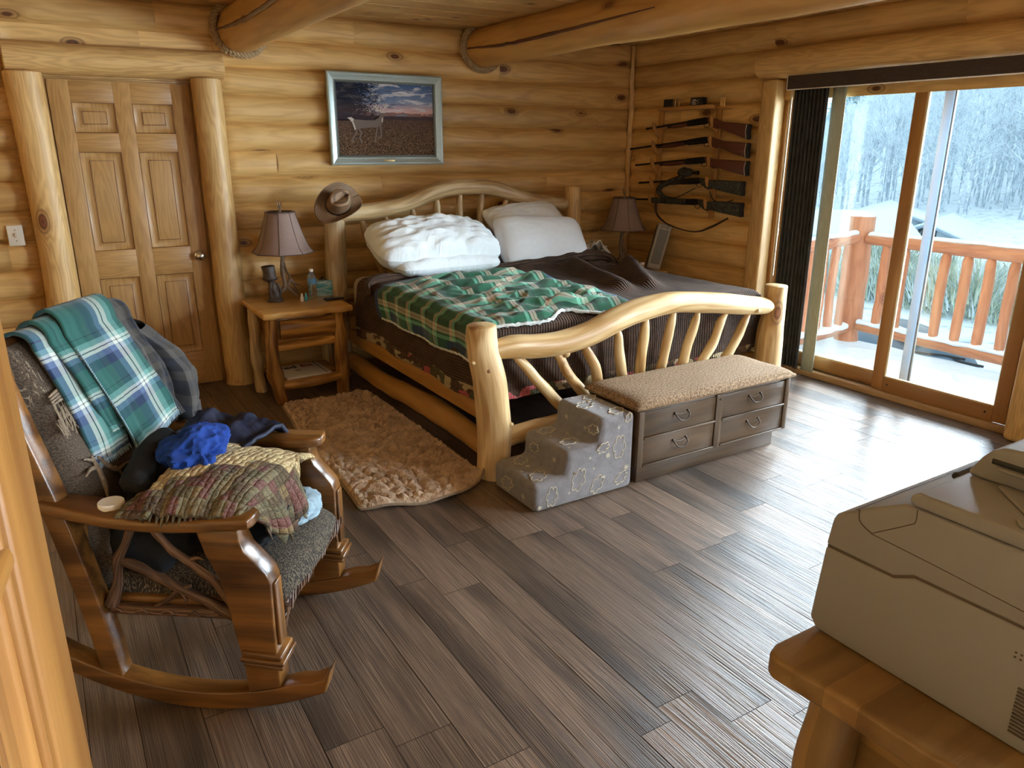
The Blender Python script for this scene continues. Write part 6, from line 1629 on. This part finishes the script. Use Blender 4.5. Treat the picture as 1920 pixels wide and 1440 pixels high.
# neighbours' houses
def house(label, c, rz, L, W_, h, rise, wall='sidinglight'):
    t = thing('house', label, 'house', c, rz); zb = 0
    b = MB(); b.box((0, 0, h / 2), (L, W_, h), bev=0); b.add([(-L / 2, -W_ / 2, h), (-L / 2, W_ / 2, h), (-L / 2, 0, h + rise), (L / 2, -W_ / 2, h), (L / 2, W_ / 2, h), (L / 2, 0, h + rise)], [[0, 2, 1], [3, 4, 5]], [(0, 0, 0)] * 6, 0, .5, False); b.build('walls', wall, t)
    a = math.atan2(rise, W_ / 2); sl = math.hypot(rise, W_ / 2) + .4
    for s in (-1, 1):
        b = MB(); b.box((0, s * (W_ / 4 + .1), h + rise / 2 - .02), (L + .8, sl, .12), rot=(-s * a, 0, 0), bev=.02); r_ = b.build('roof_slope', 'roofblue', t)
        b = MB(); b.box((0, s * (W_ / 4 + .1), h + rise / 2 + .10), (L + .7, sl - .15, .14), rot=(-s * a, 0, 0), bev=.05); b.build('roof_snow', 'snow', r_)
    for k in range(3):
        b = MB(); b.box((-L / 2 + L * (k + .6) / 3.4, -W_ / 2 - .02, h * .5), (1.0, .06, 1.0), bev=.01); b.build('window', 'carglass', t)
    b = MB(); b.box((-L / 2 - .02, 0, 1), (.05, .95, 2.0), bev=.01); b.build('house_door', 'carglass', t)
house('pale neighbouring house with snowy gable roof right of the corner post', (47, 29.3, -5.0), R_(35), 9, 6, 2.0, 1.0)
house('long low neighbouring building behind the left railing return', (37.5, 28.8, -4.4), R_(-38), 10, 6, 1.5, 1.0)
house('small snow-roofed shed seen past the sliding door stile', (46, 25.6, -4.6), R_(20), 7, 5, 1.1, 1.0)
# hedge bushes
def bush(seed):
    R = random.Random(seed); b = MB()
    for k in range(900):
        a = R.uniform(0, 6.28); r = 1.1 * math.sqrt(R.random()); p = V((r * math.cos(a), r * math.sin(a), R.uniform(0, 1.2) * (1.2 - r * .6))); d = V((math.cos(a) * R.uniform(.2, 1), math.sin(a) * R.uniform(.2, 1), R.uniform(.5, 1.4))).normalized(); q = p + d * R.uniform(.3, .65)
        sd_ = d.cross(V((0, 0, 1))).normalized() * .022; b.add([p - sd_, p + sd_, q], [[0, 1, 2]], [p, p, q], 0 if R.random() < .7 else 1, .5, False)
    return b
bs = [tag(bush(60 + i).build('bush', ['bush', 'twigs']), 'frosted wispy bush in the hedge row behind the deck railing', 'bush', 'hedge bushes behind the railing') for i in range(3)]
us = set(); kk = 0
for k in range(22):
    t = k / 21; x = 24.5 + 5.5 * (k % 2) * .6 + 1.0 * nz(k, 2); y = 19.5 - 11 * t; i = k % 3
    if i not in us: o = bs[i]; us.add(i)
    else: o = bs[i].copy(); COL.objects.link(o)
    o.location = (x, y, gz(x, y) - .05); o.rotation_euler = (0, 0, k * 1.3); s = R.uniform(.9, 1.35); o.scale = (s, s, s)
# parked car
car = thing('car', 'blue-grey parked car under snow, glimpsed below the deck railing', 'car', (14.6, 8.3, -3.2), R_(62))
b = MB()
def body(u, v):
    x = -2.2 + 4.4 * u; a = PI * v; prof = .62 + .10 * math.sin(u * PI) + (.52 * max(0, 1 - abs((u - .52) / .30) ** 4)) ; w = .86 * (1 - .12 * abs(2 * u - 1) ** 3)
    yy = -math.cos(a); zz = math.sin(a) ** .45; return (x, yy * w * (1 - .15 * (zz > .8)), .25 + prof * zz)
b.grid(body, 40, 24); b.build('car_body', 'carpaint', car)
b = MB(); b.grid(lambda u, v: (-.9 + 1.75 * u, (-.62 + 1.24 * v), 1.40 + .05 * (1 - abs(2 * v - 1) ** 4) * (1 - abs(2 * u - 1) ** 4)), 12, 10); b.grid(lambda u, v: (1.15 + .95 * u, -.66 + 1.32 * v, 1.00 - .06 * u + .05 * (1 - abs(2 * v - 1) ** 4)), 10, 10); b.build('snow_cap', 'snow', car, solid=.08)
b = MB(); b.grid(lambda u, v: (-.62 + 1.3 * u, (-.79 if True else 0) , 1.05 + .27 * v), 8, 3); b.grid(lambda u, v: (.78 + .30 * (1 - u), -.6 + 1.2 * v, 1.08 + .28 * u), 4, 6); b.build('car_window', 'carglass', car)
for sx_ in (-1.4, 1.4):
    for sy_ in (-.80, .80):
        b = MB(); b.lathe([(0, -.1), (.28, -.1), (.33, -.06), (.33, .06), (.28, .1), (0, .1)], (sx_, sy_, .33), 18, (PI / 2, 0, 0)); b.build('wheel', 'rubber', car)
# ---------------------------------------------------------------- light
w = bpy.data.worlds.new('winter sky'); scene.world = w; w.use_nodes = True
bg = w.node_tree.nodes['Background']; bg.inputs[0].default_value = (.74, .91, 1.0, 1); bg.inputs[1].default_value = SKY
def sun(name, d, energy, angle, col):
    l = bpy.data.lights.new(name, 'SUN'); l.energy = energy; l.angle = math.radians(angle); l.color = col
    o = bpy.data.objects.new(name, l); COL.objects.link(o); o.rotation_euler = V(d).to_track_quat('-Z', 'Y').to_euler(); o.location = (7, 3, 6); return o
def area(name, loc, d, sx, sy, energy, col):
    l = bpy.data.lights.new(name, 'AREA'); l.shape = 'RECTANGLE'; l.size = sx; l.size_y = sy; l.energy = energy; l.color = col
    o = bpy.data.objects.new(name, l); COL.objects.link(o); o.location = loc; o.rotation_euler = V(d).to_track_quat('-Z', 'Z').to_euler(); return o
glow = sun('overcast_glow', (-.84, .26, -.26), SUN, 95, (.78, .91, 1.0))
lc = bpy.data.collections.new('outdoors')
for o in list(scene.objects):
    r_ = o
    while r_.parent: r_ = r_.parent
    if o.type == 'MESH' and (r_.location.x > 5.2 or r_.name.startswith(('ground', 'undergrowth', 'wall_right'))) : lc.objects.link(o)
glow.light_linking.receiver_collection = lc
for c_ in lc.collection_objects: c_.light_linking.link_state = 'EXCLUDE'
area('side_fill_light', (4.66, -.4, 1.44), (-1, 0, 0), 2.0, 1.05, SIDE, (.98, .98, 1.0))
area('front_fill_light', (1.8, -2.08, 1.44), (0, 1, 0), 3.2, 1.05, FRONT, (1.0, .98, .95))
# ---------------------------------------------------------------- camera
cam = bpy.data.cameras.new('camera'); co = bpy.data.objects.new('camera', cam); COL.objects.link(co)
Fw, Rt_, Up = V((0.50163178, 0.8112091, -0.30050849)), V((0.85098775, -0.52517786, 0.00283996)), V((0.1555166, 0.25715366, 0.95377491))
co.matrix_world = Matrix.Translation((0, 0, 1.65)) @ Matrix((Rt_, Up, -Fw)).transposed().to_4x4()
cam.sensor_width = 36; cam.sensor_fit = 'HORIZONTAL'; cam.lens = 1410.215 / 1920 * 36; cam.clip_start = .02; cam.clip_end = 1000
scene.camera = co
vs_ = scene.view_settings; vs_.view_transform = 'Standard'; vs_.look = 'None'; vs_.exposure = EXPO; vs_.gamma = 1; vs_.use_curve_mapping = False
scene.cycles.max_bounces = 10; scene.cycles.diffuse_bounces = 5; scene.cycles.transparent_max_bounces = 16
scene.cycles.sample_clamp_indirect = 6
